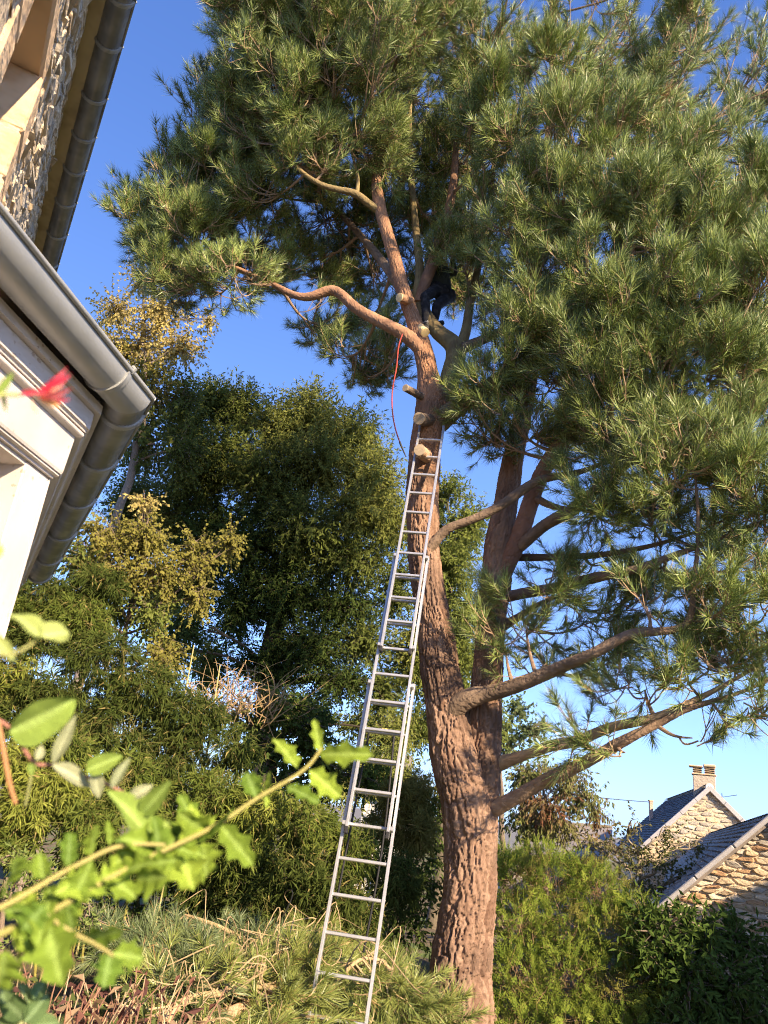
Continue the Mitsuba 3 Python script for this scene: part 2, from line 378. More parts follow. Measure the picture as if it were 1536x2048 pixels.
# ------------------------------------------------------------------ the white bay
bay = thing('bay_window', 'white painted canted bay with moulded cornice and bright zinc gutter round its corner', 'bay window')
HB = 3.06
C = onz(303, 797, HB)
dA, dB = unit(vec(.173, .985, 0)), unit(vec(-.443, .897, 0))
nA, nB = vec(dA[1], -dA[0], 0), vec(dB[1], -dB[0], 0)
LA, LB = 1.12, 3.35
P0, P2 = C - dA * LA, C + dB * LB
mA, mC, mB_ = nA, (nA + nB) / (1 + nA @ nB), nB
gutter(bay, [P0, C, P2], .082, [(0, LA - .185, 'sleeve'), (1, .16, 'hook'), (1, .70, 'hook'), (1, 1.32, 'hook'), (1, 2.02, 'hook'), (1, 2.7, 'hook'), (1, 3.3, 'hook')], [zinc_new_m, zinc_m], zinc_new_m)


def moulding(name, prof, mat=paint_m, lab=None, ends=(0, 0)):
    """A closed profile of (inward offset from the gutter edge, z) swept along cheek and front, mitred at the corner."""
    v = []
    for Pj, m in ((P0 + dA * ends[0], mA), (C, mC), (P2 - dB * ends[1], mB_)):
        v += [vec(Pj[0], Pj[1], 0) - m * t + vec(0, 0, z) for t, z in prof]
    k = len(prof); f = quads(3, k)
    j = np.arange(1, k - 1)
    f = np.vstack([f, np.stack([j * 0, j + 1, j], 1), np.stack([j * 0, j, j + 1], 1) + 2 * k])
    return put(bay + '__' + name, (np.array(v), f), mat, smooth=False, label=lab)


def rnd(t0, z0, t1, z1, n=5):
    """Quarter round between two profile points."""
    a = np.linspace(0, np.pi / 2, n)
    return [(t0 + (t1 - t0) * math.sin(q), z0 + (z1 - z0) * (1 - math.cos(q))) for q in a]
moulding('soffit', [(.155, 2.955), (.60, 2.955), (.60, 2.99), (.155, 2.99)])
moulding('cornice_board', [(.178, 2.954), (.178, 2.886)] + rnd(.178, 2.886, .190, 2.874) + [(.30, 2.874), (.30, 2.954)])
moulding('cornice_bead', [(.198, 2.873)] + [(.203 - .011 * math.cos(q), 2.862 - .010 * math.sin(q)) for q in np.linspace(-1.2, 1.5, 7)] + [(.216, 2.849), (.30, 2.849), (.30, 2.873)])
moulding('frieze_board', [(.219, 2.848), (.226, 2.705), (.230, 2.696), (.30, 2.696), (.30, 2.848)])
moulding('frieze_lip', [(.236, 2.695), (.236, 2.688), (.252, 2.684), (.252, 2.676), (.30, 2.676), (.30, 2.695)])
# walls with a window in the cheek
TW = .265
Wc = vec(C[0], C[1], 0) - mC * TW
aD = lambda s, z, out=0.0: Wc - dA * s + nA * out + vec(0, 0, z)          # cheek wall, s metres back from the corner
def on_plane(x, y, o, nrm):
    d = ray(x, y); k = ((o - EYE) @ nrm) / (d @ nrm); return EYE + d * k
wj = on_plane(57, 909, Wc, nA); sj = (Wc - wj) @ dA; zj = wj[2]
sj = max(.1, sj); zj = min(zj, 2.66)
SA = LA - .05
put(bay + '__pilaster', block(aD(0, 0, -.18), -dA * sj, nA * .18, vec(0, 0, 2.676), .004), paint_m)
put(bay + '__wall', block(aD(sj, zj, -.18), -dA * (SA - sj), nA * .178, vec(0, 0, 2.676 - zj)), paint_m)
put(bay + '__wall', block(aD(sj, 0, -.18), -dA * (SA - sj), nA * .178, vec(0, 0, .9)), paint_m)
put(bay + '__wall', block(aD(SA - .08, .9, -.18), -dA * .08, nA * .178, vec(0, 0, zj - .9)), paint_m)
wn = bay + '__window'
put(wn, block(aD(sj, .9, -.16), -dA * .06, nA * .05, vec(0, 0, zj - .9), .006), paint_m)
put(wn + '__frame', block(aD(sj + .06, zj - .06, -.16), -dA * (SA - sj - .14), nA * .05, vec(0, 0, .06), .006), paint_m)
put(wn + '__pane', block(aD(sj + .06, .9, -.14), -dA * (SA - sj - .14), nA * .006, vec(0, 0, zj - .96)), glass_m)
# front wall: corner post, panel, boards
bD = lambda s, z, out=0.0: Wc + dB * s + nB * out + vec(0, 0, z)
put(bay + '__wall', block(bD(.0, 0, -.19), dB * (LB - .05), nB * .186, vec(0, 0, 2.676)), paint_m)
put(bay + '__corner_board', block(bD(.002, 0, -.004), dB * .16, nB * .010, vec(0, 0, 2.676), .003), paint_m)
# its low zinc roof
rv = [P0 - nA * .16 + vec(0, 0, .02), C - mC * .16 + vec(0, 0, .02), P2 - nB * .16 + vec(0, 0, .02)]
ru = [wp((P0 - wall_o) @ hd, HB + .42, -.02), wp((C - wall_o) @ hd, HB + .42, -.02), wp((P2 - wall_o) @ hd, HB + .42, -.02)]
rb = MB(); V = np.array(rv + ru); rb.add(np.vstack([V, V - vec(0, 0, .03)]), [[0, 1, 4], [0, 4, 3], [1, 2, 5], [1, 5, 4], [6, 10, 7], [6, 9, 10], [7, 11, 8], [7, 10, 11], [0, 6, 7], [0, 7, 1], [1, 7, 8], [1, 8, 2]])
put(bay + '__roof', rb, zinc_m)

# ------------------------------------------------------------------ bark
def bark_tube(pts, n, step, amp, cw, ch, seed, tone=((.145, .085, .058), (.275, .180, .128), (.085, .056, .042)), flare=0.0, col_by=None):
    """pts: rows of x, y, z, radius. Bark plates are a cracked relief round the stem."""
    pts = np.asarray(pts, float)
    Ls = np.linalg.norm(np.diff(pts[:, :3], axis=0), axis=1).sum()
    M = max(6, int(Ls / step)); q = curve(pts, M)
    p, r = q[:, :3], q[:, 3]
    t, u, w = frames(p)
    th = np.arange(n) * 2 * np.pi / n; s = np.linspace(0, Ls, M)
    TH, S = np.meshgrid(th, s)
    dirs = np.cos(TH)[..., None] * u[:, None] + np.sin(TH)[..., None] * w[:, None]
    base = p[:, None] + dirs * r[:, None, None]
    wob = meshkit.fbm(base * 3.0, 3, seed) - .5
    nc = max(4, int(round(2 * np.pi * r.mean() / cw)))
    wu = (meshkit.fbm(base * [22, 22, 9], 4, seed + 1) - .5) * 1.7; wv = (meshkit.fbm(base * 9, 3, seed + 2) - .5) * 1.0
    a = TH / (2 * np.pi) * nc + wu; b = S / ch + wv
    rng = np.random.default_rng(seed)
    J, I = np.meshgrid(np.arange(-2, int(Ls / ch) + 4), np.arange(nc), indexing='ij')
    cp = np.stack([I + .5 * (J % 2) + rng.uniform(-.42, .42, I.shape), J + rng.uniform(-.5, .5, I.shape)], -1).reshape(-1, 2)
    idx = np.tile(np.arange(len(cp)), 3); allp = np.vstack([cp, cp + [nc, 0], cp - [nc, 0]])
    d, k = cKDTree(allp).query(np.stack([a, b], -1).reshape(-1, 2), k=2)
    g = (d[:, 1] - d[:, 0]).reshape(a.shape); cell = idx[k[:, 0]].reshape(a.shape)
    hgt = rng.uniform(.55, 1.0, len(cp))[cell]
    A = amp(s / Ls) if callable(amp) else np.full(M, amp)
    e = np.clip((g - .03) / .20, 0, 1); e = e * e * (3 - 2 * e)
    disp = A[:, None] * (e * hgt - .8 + .55 * (meshkit.fbm(base * 45, 3, seed + 3) - .5)) + r[:, None] * .16 * wob
    v = base + dirs * disp[..., None]
    tn = np.array(tone); cr = rng.uniform(0, 1, len(cp))[cell]; big = meshkit.fbm(base * 2.2, 3, seed + 4)
    c1 = np.clip(cr * .9 + (meshkit.fbm(base * [34, 34, 12], 3, seed + 6) - .4) * 1.0, 0, 1)[..., None]
    col = tn[0] * (1 - c1) + tn[1] * c1
    c2 = np.clip((big - .50) * 5, 0, 1)[..., None] * .7
    col = col * (1 - c2) + tn[2] * c2
    if col_by is not None: col = col_by(col, v, s / Ls)
    V = v.reshape(-1, 3); Fc = quads(M, n); k = len(V)
    V = np.vstack([V, p[0], p[-1]]); j = np.arange(n)
    Fc = np.vstack([Fc, np.stack([(j + 1) % n, j, j * 0 + k], 1), np.stack([j + (M - 1) * n, (j + 1) % n + (M - 1) * n, j * 0 + k + 1], 1)])
    cc = np.vstack([col.reshape(-1, 3), col[0].mean(0)[None], col[-1].mean(0)[None]])
    return V, Fc, cc


def pull(Y): return Y if Y >= 7.3 else 7.3 - (7.3 - Y) * .4      # the near limbs keep close to the plane of the trunk
def pxs(rows):
    """(photo x, photo y, metres ahead, apparent width) -> x, y, z, radius."""
    out = []
    for x, y, Y, wd in rows:
        p = at(x, y, pull(Y)); out.append([*p, wd / 2 * dep(p) / FPX])
    return np.array(out)


# ------------------------------------------------------------------ the pine
pine = thing('pine_tree', 'tall forked pine with reddish bark, lopped limbs and a broad needle crown', 'tree')
def redden(col, v, f):
    k = np.clip((v[:, :, 2] - 4.6) / 1.2, 0, 1)[..., None] * np.clip(meshkit.fbm(v * 2.5, 3, 77) * 2.2 - .5, .15, 1)[..., None]
    return col * (1 - k) + np.array([.34, .185, .105]) * k
tr = pxs([(925, 2190, 8.58, 182), (926, 2110, 8.58, 152), (924, 2020, 8.58, 134), (922, 1951, 8.57, 128), (932, 1844, 8.57, 114), (939, 1772, 8.57, 110), (941, 1700, 8.57, 106), (938, 1629, 8.57, 108),
          (922, 1557, 8.56, 106), (904, 1486, 8.55, 96), (897, 1439, 8.55, 88), (881, 1351, 8.55, 78), (871, 1264, 8.55, 74), (855, 1176, 8.54, 65), (847, 1088, 8.54, 64),
          (845, 1000, 8.54, 66), (848, 940, 8.54, 66), (851, 894, 8.54, 63), (860, 840, 8.53, 62), (862, 799, 8.53, 60), (855, 740, 8.52, 42), (840, 680, 8.5, 36), (816, 609, 8.5, 29), (797, 545, 8.5, 26), (779, 482, 8.52, 25), (760, 415, 8.55, 24), (753, 370, 8.6, 21),
          (755, 320, 8.65, 18), (748, 250, 8.7, 14), (733, 150, 8.8, 12), (715, 60, 8.9, 9), (700, -60, 9, 6)])
V, Fc, cc = bark_tube(tr[:27], 140, .0125, lambda f: np.interp(f, [0, .35, .6, .8, 1], [.040, .033, .021, .012, .007]), .044, .42, 11, col_by=redden)
put(pine + '__trunk', (V, Fc), bark_m, smooth=True, color=cc)
st = pxs([(955, 1700, 8.58, 60), (962, 1620, 8.58, 70), (966, 1530, 8.58, 74), (968, 1439, 8.58, 72), (975, 1351, 8.58, 62), (981, 1264, 8.58, 58), (991, 1176, 8.58, 60), (999, 1100, 8.58, 62), (1008, 1030, 8.58, 50), (1018, 965, 8.66, 46), (1030, 900, 8.72, 40),
          (1048, 820, 8.8, 34), (1062, 740, 8.85, 30), (1068, 640, 8.9, 26), (1075, 520, 9, 22), (1088, 380, 9.1, 18), (1100, 220, 9.2, 13), (1110, 40, 9.3, 8), (1115, -120, 9.4, 4)])
V, Fc, cc = bark_tube(st[:13], 100, .0135, lambda f: np.interp(f, [0, .4, .7, 1], [.032, .027, .018, .008]), .040, .36, 12, col_by=redden)
put(pine + '__trunk', (V, Fc), bark_m, smooth=True, color=cc, label='right-hand leader of the forked pine trunk')

LIMBS = {}
RED = ((.27, .15, .09), (.36, .21, .13), (.18, .105, .07)); GREY = ((.16, .115, .082), (.25, .18, .13), (.11, .08, .06)); MOSS = ((.19, .14, .07), (.27, .21, .10), (.13, .10, .055))
def limb(name, rows, tone=GREY, amp=.006, n=36, lab=None):
    q = pxs(rows); LIMBS[name] = curve(q, 60)
    V, Fc, cc = bark_tube(q, n, .014, lambda f: np.interp(f, [0, 1], [amp, amp * .4]), .035, .07, sum(map(ord, name)), tone)
    put(pine + '__limb', (V, Fc), bark_m, smooth=True, color=cc, label=lab)
for nm_, q_ in (('leader', tr[26:]), ('leader_right', st[12:])):
    V, Fc, cc = bark_tube(q_, 24, .02, .004, .035, .07, 5, RED); put(pine + '__limb', (V, Fc), bark_m, smooth=True, color=cc)
limb('upright', [(872, 810, 8.56, 44), (890, 785, 8.62, 42), (905, 740, 8.7, 40), (912, 705, 8.76, 40), (905, 688, 8.82, 36), (886, 672, 8.88, 33), (866, 652, 8.92, 30), (846, 620, 8.95, 26), (836, 590, 8.98, 22), (838, 560, 9.0, 18), (836, 500, 9.05, 16), (828, 420, 9.1, 14), (820, 300, 9.2, 10), (822, 150, 9.3, 7)], MOSS, .005, lab='crooked mossy limb on the right of the upper fork')
limb('vee', [(838, 606, 8.93, 20), (847, 575, 8.9, 22), (864, 530, 8.86, 23), (880, 480, 8.84, 21), (893, 435, 8.84, 19), (906, 370, 8.85, 16), (912, 290, 8.9, 12), (925, 180, 9, 8), (930, 60, 9.1, 5)], RED, .004)
limb('elbow', [(912, 706, 8.78, 30), (926, 680, 8.82, 22), (938, 620, 8.9, 18), (955, 540, 9.0, 14), (975, 430, 9.1, 10), (990, 300, 9.2, 7)], MOSS, .004)
limb('elbow_side', [(918, 700, 8.76, 24), (960, 682, 8.55, 20), (1008, 660, 8.3, 17), (1060, 630, 8.0, 13), (1130, 590, 7.6, 9), (1200, 560, 7.2, 6)], GREY, .004)
limb('fork_side', [(876, 845, 8.5, 46), (905, 822, 8.4, 40), (950, 790, 8.25, 31), (1012, 748, 8.0, 25), (1080, 710, 7.6, 20), (1160, 660, 7.1, 15), (1240, 600, 6.6, 10), (1310, 540, 6.2, 6)], GREY, .006)
limb('long_left', [(846, 705, 8.48, 28), (824, 680, 8.46, 30), (790, 658, 8.48, 26), (738, 632, 8.6, 23), (700, 606, 8.7, 21), (660, 581, 8.8, 20), (632, 590, 8.85, 18), (608, 594, 8.9, 16), (565, 579, 9.0, 12), (519, 556, 9.15, 9), (455, 530, 9.35, 10), (390, 500, 9.55, 7), (320, 455, 9.8, 4)], RED, .006, lab='long reddish limb reaching out to the left')
limb('left_top', [(756, 420, 8.54, 16), (735, 405, 8.48, 15), (713, 389, 8.42, 15), (680, 380, 8.38, 13), (647, 371, 8.35, 11), (600, 340, 8.3, 8), (560, 290, 8.3, 5)], MOSS, .003)
limb('left_twig', [(713, 390, 8.42, 9), (716, 365, 8.4, 8), (711, 335, 8.38, 6), (700, 290, 8.4, 4)], MOSS, .002, 14)
limb('back_left', [(812, 600, 8.6, 18), (790, 560, 8.8, 20), (762, 520, 9.1, 18), (720, 470, 9.5, 14), (670, 420, 9.9, 11), (600, 380, 10.3, 8), (520, 340, 10.6, 5)], GREY, .004)
limb('great', [(975, 1205, 8.58, 36), (1000, 1155, 8.52, 37), (1026, 1104, 8.42, 36), (1050, 1040, 8.3, 34), (1068, 985, 8.2, 33), (1092, 932, 8.1, 32), (1122, 888, 7.95, 30), (1152, 845, 7.8, 26), (1190, 780, 7.5, 22), (1220, 690, 7.2, 18), (1250, 580, 6.9, 14), (1270, 450, 6.7, 10), (1280, 300, 6.6, 6)], ((.23, .125, .085), (.29, .165, .115), (.17, .10, .07)), .012, 56, lab='thick red-brown limb rising to the right')
limb('crossing', [(850, 1108, 8.46, 26), (868, 1086, 8.38, 22), (890, 1062, 8.3, 19), (930, 1044, 8.2, 17), (978, 1024, 8.1, 18), (1026, 994, 8.0, 20), (1068, 966, 7.9, 18), (1110, 953, 7.8, 15), (1155, 945, 7.7, 12), (1200, 929, 7.55, 9), (1260, 905, 7.3, 6)], GREY, .004, lab='thin limb crossing in front of the right-hand leader')
limb('hang', [(1040, 1092, 8.36, 26), (1060, 1075, 8.25, 25), (1090, 1050, 8.1, 24), (1141, 1022, 7.8, 25), (1180, 990, 7.55, 22), (1217, 959, 7.3, 20), (1286, 902, 6.9, 15), (1350, 850, 6.5, 11), (1420, 780, 6.1, 7)], GREY, .005)
limb('short_arm', [(1070, 995, 8.2, 16), (1090, 1006, 8.05, 15), (1125, 1017, 7.85, 11), (1170, 1015, 7.6, 8)], GREY, .003, 20)
limb('level', [(1020, 1114, 8.7, 17), (1060, 1115, 8.5, 15), (1120, 1114, 8.2, 14), (1194, 1110, 7.85, 12), (1278, 1097, 7.5, 10), (1360, 1075, 7.1, 7), (1450, 1040, 6.7, 4)], GREY, .003)
limb('lower', [(1000, 1197, 8.6, 22), (1050, 1186, 8.35, 22), (1100, 1178, 8.1, 22), (1160, 1163, 7.8, 22), (1215, 1150, 7.5, 20), (1267, 1139, 7.25, 17), (1350, 1110, 6.9, 13), (1430, 1080, 6.5, 9), (1530, 1040, 6.1, 5)], ((.17, .12, .09), (.24, .17, .13), (.12, .09, .07)), .005)
limb('spur', [(985, 1268, 8.66, 24), (1010, 1250, 8.55, 20), (1034, 1236, 8.4, 16), (1070, 1212, 8.2, 10), (1110, 1195, 8, 6)], GREY, .004, 24)
limb('front', [(895, 1434, 8.46, 40), (915, 1412, 8.38, 42), (938, 1397, 8.3, 40), (970, 1388, 8.2, 32), (1001, 1381, 8.1, 30), (1040, 1368, 7.95, 29), (1090, 1348, 7.75, 27), (1141, 1326, 7.5, 25), (1200, 1300, 7.2, 22), (1263, 1268, 6.9, 20), (1330, 1262, 6.6, 16), (1370, 1250, 6.4, 14), (1386, 1190, 6.2, 11), (1394, 1110, 6.0, 9), (1396, 1030, 5.85, 7), (1390, 950, 5.7, 5)], GREY, .006, lab='long front limb that turns up at its end')
limb('upper_bare', [(985, 1530, 8.58, 34), (1003, 1525, 8.5, 30), (1035, 1515, 8.35, 23), (1070, 1503, 8.2, 21), (1110, 1490, 8.05, 22), (1150, 1483, 7.9, 22), (1195, 1465, 7.7, 20), (1250, 1448, 7.45, 19), (1314, 1434, 7.15, 18), (1360, 1415, 6.9, 15), (1430, 1380, 6.6, 10), (1520, 1330, 6.2, 6)], ((.34, .24, .15), (.42, .31, .2), (.24, .17, .1)), .005, lab='upper of two bare limbs at the lower right')
limb('lower_bare', [(975, 1625, 8.55, 34), (996, 1614, 8.45, 31), (1040, 1590, 8.25, 28), (1087, 1563, 8.05, 26), (1120, 1548, 7.9, 29), (1147, 1536, 7.8, 25), (1190, 1514, 7.6, 23), (1227, 1493, 7.45, 24), (1270, 1470, 7.25, 20), (1314, 1448, 7.05, 17), (1370, 1420, 6.8, 13), (1450, 1395, 6.5, 9), (1540, 1360, 6.1, 5)], ((.25, .17, .115), (.34, .24, .165), (.18, .125, .085)), .007, lab='lower of two bare limbs at the lower right')

# sawn stubs: bark collar and pale sawn face
def stub(a, b, Ya, Yb, w0, w1, fresh, tone, lab=None):
    q = pxs([(*a, Ya, w0), ((a[0] + b[0]) / 2, (a[1] + b[1]) / 2, (Ya + Yb) / 2, (w0 + w1) / 2), (*b, Yb, w1)])
    V, Fc, cc = bark_tube(q, 30, .008, .003, .03, .05, int(a[0]), tone)
    key = put(pine + '__stub', (V, Fc), bark_m, smooth=True, color=cc, label=lab)
    d = unit(q[-1, :3] - q[0, :3]); r = q[-1, 3] * 1.0
    t = np.linspace(0, 1, 5)
    put(key + '__sawn_face', tube([q[-1, :3] - d * .002, q[-1, :3] + d * .006, q[-1, :3] + d * .009], [r, r, r * .93], 28), wood_m if fresh else old_m, smooth=40)
old_m = bs('old_cut', pr(mikit.proc(lambda p, n, uv: mix((.30, .23, .15), (.45, .36, .25), fbm(p.x * 50, p.y * 50, p.z * 50))), 0.85))
stub((850, 797), (811, 776), 8.45, 8.15, 17, 15, False, GREY, 'grey stub pointing left below the upper fork')
stub((862, 842), (838, 837), 8.42, 8.1, 26, 25, False, GREY)
stub((858, 918), (839, 900), 8.42, 8.08, 26, 24, False, ((.36, .22, .14), (.42, .28, .18), (.26, .16, .1)), 'stub behind the topmost ladder rungs')
stub((822, 604), (799, 595), 8.46, 8.30, 20, 18, True, RED, 'freshly sawn stub facing the garden')
stub((822, 640), (850, 665), 8.62, 8.36, 20, 19, True, ((.62, .48, .25), (.68, .53, .30), (.55, .42, .22)), 'freshly sawn pale stub under the climber')

# ---- needles
def needle_tufts(mb, B, A, rng, L=.15, K=75, shoot=.11, wd=.0076, green=None, open_=1.0):
    n = len(B); A = unit(A)
    ref = np.where(np.abs(A[:, 2:3]) < .9, [[0, 0, 1.0]], [[1.0, 0, 0]])
    X = unit(np.cross(A, ref)); Y = np.cross(A, X)
    t = rng.uniform(0, 1, (n, K)) ** .8; ph = rng.uniform(0, 2 * np.pi, (n, K))
    phi = open_ * (np.radians(13) + np.radians(60) * (1 - t) * rng.uniform(.5, 1.15, (n, K)))
    b = B[:, None] - A[:, None] * (shoot * (1 - t))[..., None]
    d = A[:, None] * np.cos(phi)[..., None] + (X[:, None] * np.cos(ph)[..., None] + Y[:, None] * np.sin(ph)[..., None]) * np.sin(phi)[..., None]
    d = unit(d + rng.normal(scale=.07, size=d.shape) + np.array([0, 0, -.06]))
    ll = L * rng.uniform(.7, 1.1, (n, K)) * rng.uniform(.8, 1.15, (n, 1))
    s = unit(np.cross(d, rng.normal(size=d.shape))) * (wd / 2)
    v = np.stack([b - s, b + s, b + d * ll[..., None]], 2).reshape(-1, 3)
    f = np.arange(len(v)).reshape(-1, 3)
    g0, g1 = (np.array([.095, .138, .036]), np.array([.275, .310, .085])) if green is None else green
    m = rng.uniform(0, 1, (n, 1)) * .75 + rng.uniform(0, 1, (n, K)) * .35
    c = g0 + (g1 - g0) * np.clip(m, 0, 1)[..., None]
    dry = rng.uniform(0, 1, (n, K)) < .035
    c[dry] = [.30, .20, .09]
    mb.add(v, f, np.repeat(c.reshape(-1, 3), 3, 0))


def bough(nb, tw, start, end, rng, ntw=5, rad=.012, L=.15, K=75, out=None, tl=.30, tone=(.27, .19, .12), bend=.12, green=None, up=.55):
    """A side branch from start to end, with upturned twigs that carry the needle tufts."""
    start, end = np.asarray(start), np.asarray(end); ln = np.linalg.norm(end - start)
    mid = (start + end) / 2 + vec(0, 0, -bend * ln) + rng.normal(scale=.07 * ln, size=3)
    p = curve([start, mid, end], 9)
    tw.add(*tube(p[::2], np.linspace(rad, .006, 5), 4, False), np.array(tone) * rng.uniform(.8, 1.25))
    D = unit(np.gradient(p, axis=0))
    B, A = [], []
    for i in range(ntw):
        k = 8 if i == 0 else int(rng.integers(3, 9))
        side = rng.normal(size=3); o = D[k] * (1.0 if i == 0 else .55) + (0 if i == 0 else .75) * unit(side)
        if out is not None: o = o + .5 * out
        o = unit(o + vec(0, 0, up))
        l2 = tl * rng.uniform(.5, 1.15) * (.5 if i == 0 else 1)
        e = p[k] + o * l2
        o2 = unit(o + vec(0, 0, up * .9)); e2 = e + o2 * .09
        tw.add(*tube([p[k], (p[k] + e) / 2 + vec(0, 0, -.02), e, e2], [.006, .0052, .0045, .004], 3, False), np.array(tone) * rng.uniform(.85, 1.5))
        B.append(e2); A.append(o2)
        if rng.uniform() < .45:
            B.append(e - o * .07); A.append(unit(o + rng.normal(scale=.25, size=3)))
    needle_tufts(nb, np.array(B), np.array(A), rng, L, K, green=green)


AX = np.vstack([np.hstack([q, np.full((len(q), 1), i)]) for i, q in enumerate(LIMBS.values())] + [np.hstack([curve(tr, 90)[48:], np.full((42, 1), -1)]), np.hstack([curve(st, 90)[48:], np.full((42, 1), -2)])])
def region(nb, tw, rng, c, r3, nbr, ntw=5, big=True, K=75, L=.15, up=.55, shell=.42, attach=None, green=None, tl=.30):
    """A mass of boughs in an ellipsoid; a branch leads to it from the nearest limb below."""
    c = np.asarray(c); r3 = np.asarray(r3)
    d = np.linalg.norm(AX[:, :3] - c, axis=1) + 1.2 * np.clip(AX[:, 2] - c[2] + .1, 0, 9) if attach is None else np.linalg.norm(AX[:, :3] - attach, axis=1)
    a = AX[np.argmin(d)]
    ax = curve([a[:3], (a[:3] + c) / 2 + vec(0, 0, -.12 * np.linalg.norm(c - a[:3])), c], 16)
    r0 = min(max(a[3] * .6, .010), .026)
    tw.add(*tube(ax, np.linspace(r0, .006, 16), 7), np.array((.26, .18, .12)) * rng.uniform(.85, 1.2))
    loose = int(nbr * .48)
    for _ in range(loose):
        o = rdir(rng, 1)[0]; e = c + o * r3 * rng.uniform(.12, 1) ** shell
        gs = rng.uniform(-.2, .1); gg = green if green is not None else (np.array([.085, .136, .040]) * (1 + gs * .6), np.array([.262, .322, .092]) * (1 + gs))
        bough(nb, tw, ax[int(rng.integers(5, 16))], e, rng, ntw, rad=.010, L=L, K=K, out=unit(e - c), up=up, green=gg, tl=tl)
    left = nbr - loose
    while left > 0:
        o = rdir(rng, 1)[0]; h = c + o * r3 * rng.uniform(.15, 1) ** shell          # a head of shoots
        j = int(rng.integers(6, 15)); st_ = ax[j]
        tw.add(*tube(curve([st_, (st_ + h) / 2 + vec(0, 0, -.10 * np.linalg.norm(h - st_)) + rng.normal(scale=.03, size=3), h], 7), np.linspace(.011, .007, 7), 4, False), np.array((.27, .19, .12)) * rng.uniform(.8, 1.25))
        hd_ = unit(unit(h - c) * .8 + unit(h - st_) * .6 + vec(0, 0, up)); rc = rng.uniform(.22, .42)
        gshift = rng.uniform(-.12, .22); gg = green
        if gg is None:
            gg = (np.array([.088, .140, .040]) * (1 + gshift * .6), np.array([.278, .338, .096]) * (1 + gshift))
            if rng.uniform() < .012 and c[2] > 5: gg = (np.array([.24, .15, .07]), np.array([.40, .27, .13]))
        for _ in range(int(rng.integers(4, 9))):
            if left <= 0: break
            left -= 1
            e = h + unit(hd_ + rng.normal(scale=.62, size=3)) * rc * rng.uniform(.35, 1.1)
            bough(nb, tw, h + rng.normal(scale=.03, size=3), e, rng, ntw, rad=.007, L=L * rng.uniform(.85, 1.1), K=K, out=hd_ * .8, up=up, green=gg, tl=tl * .85, bend=.05)


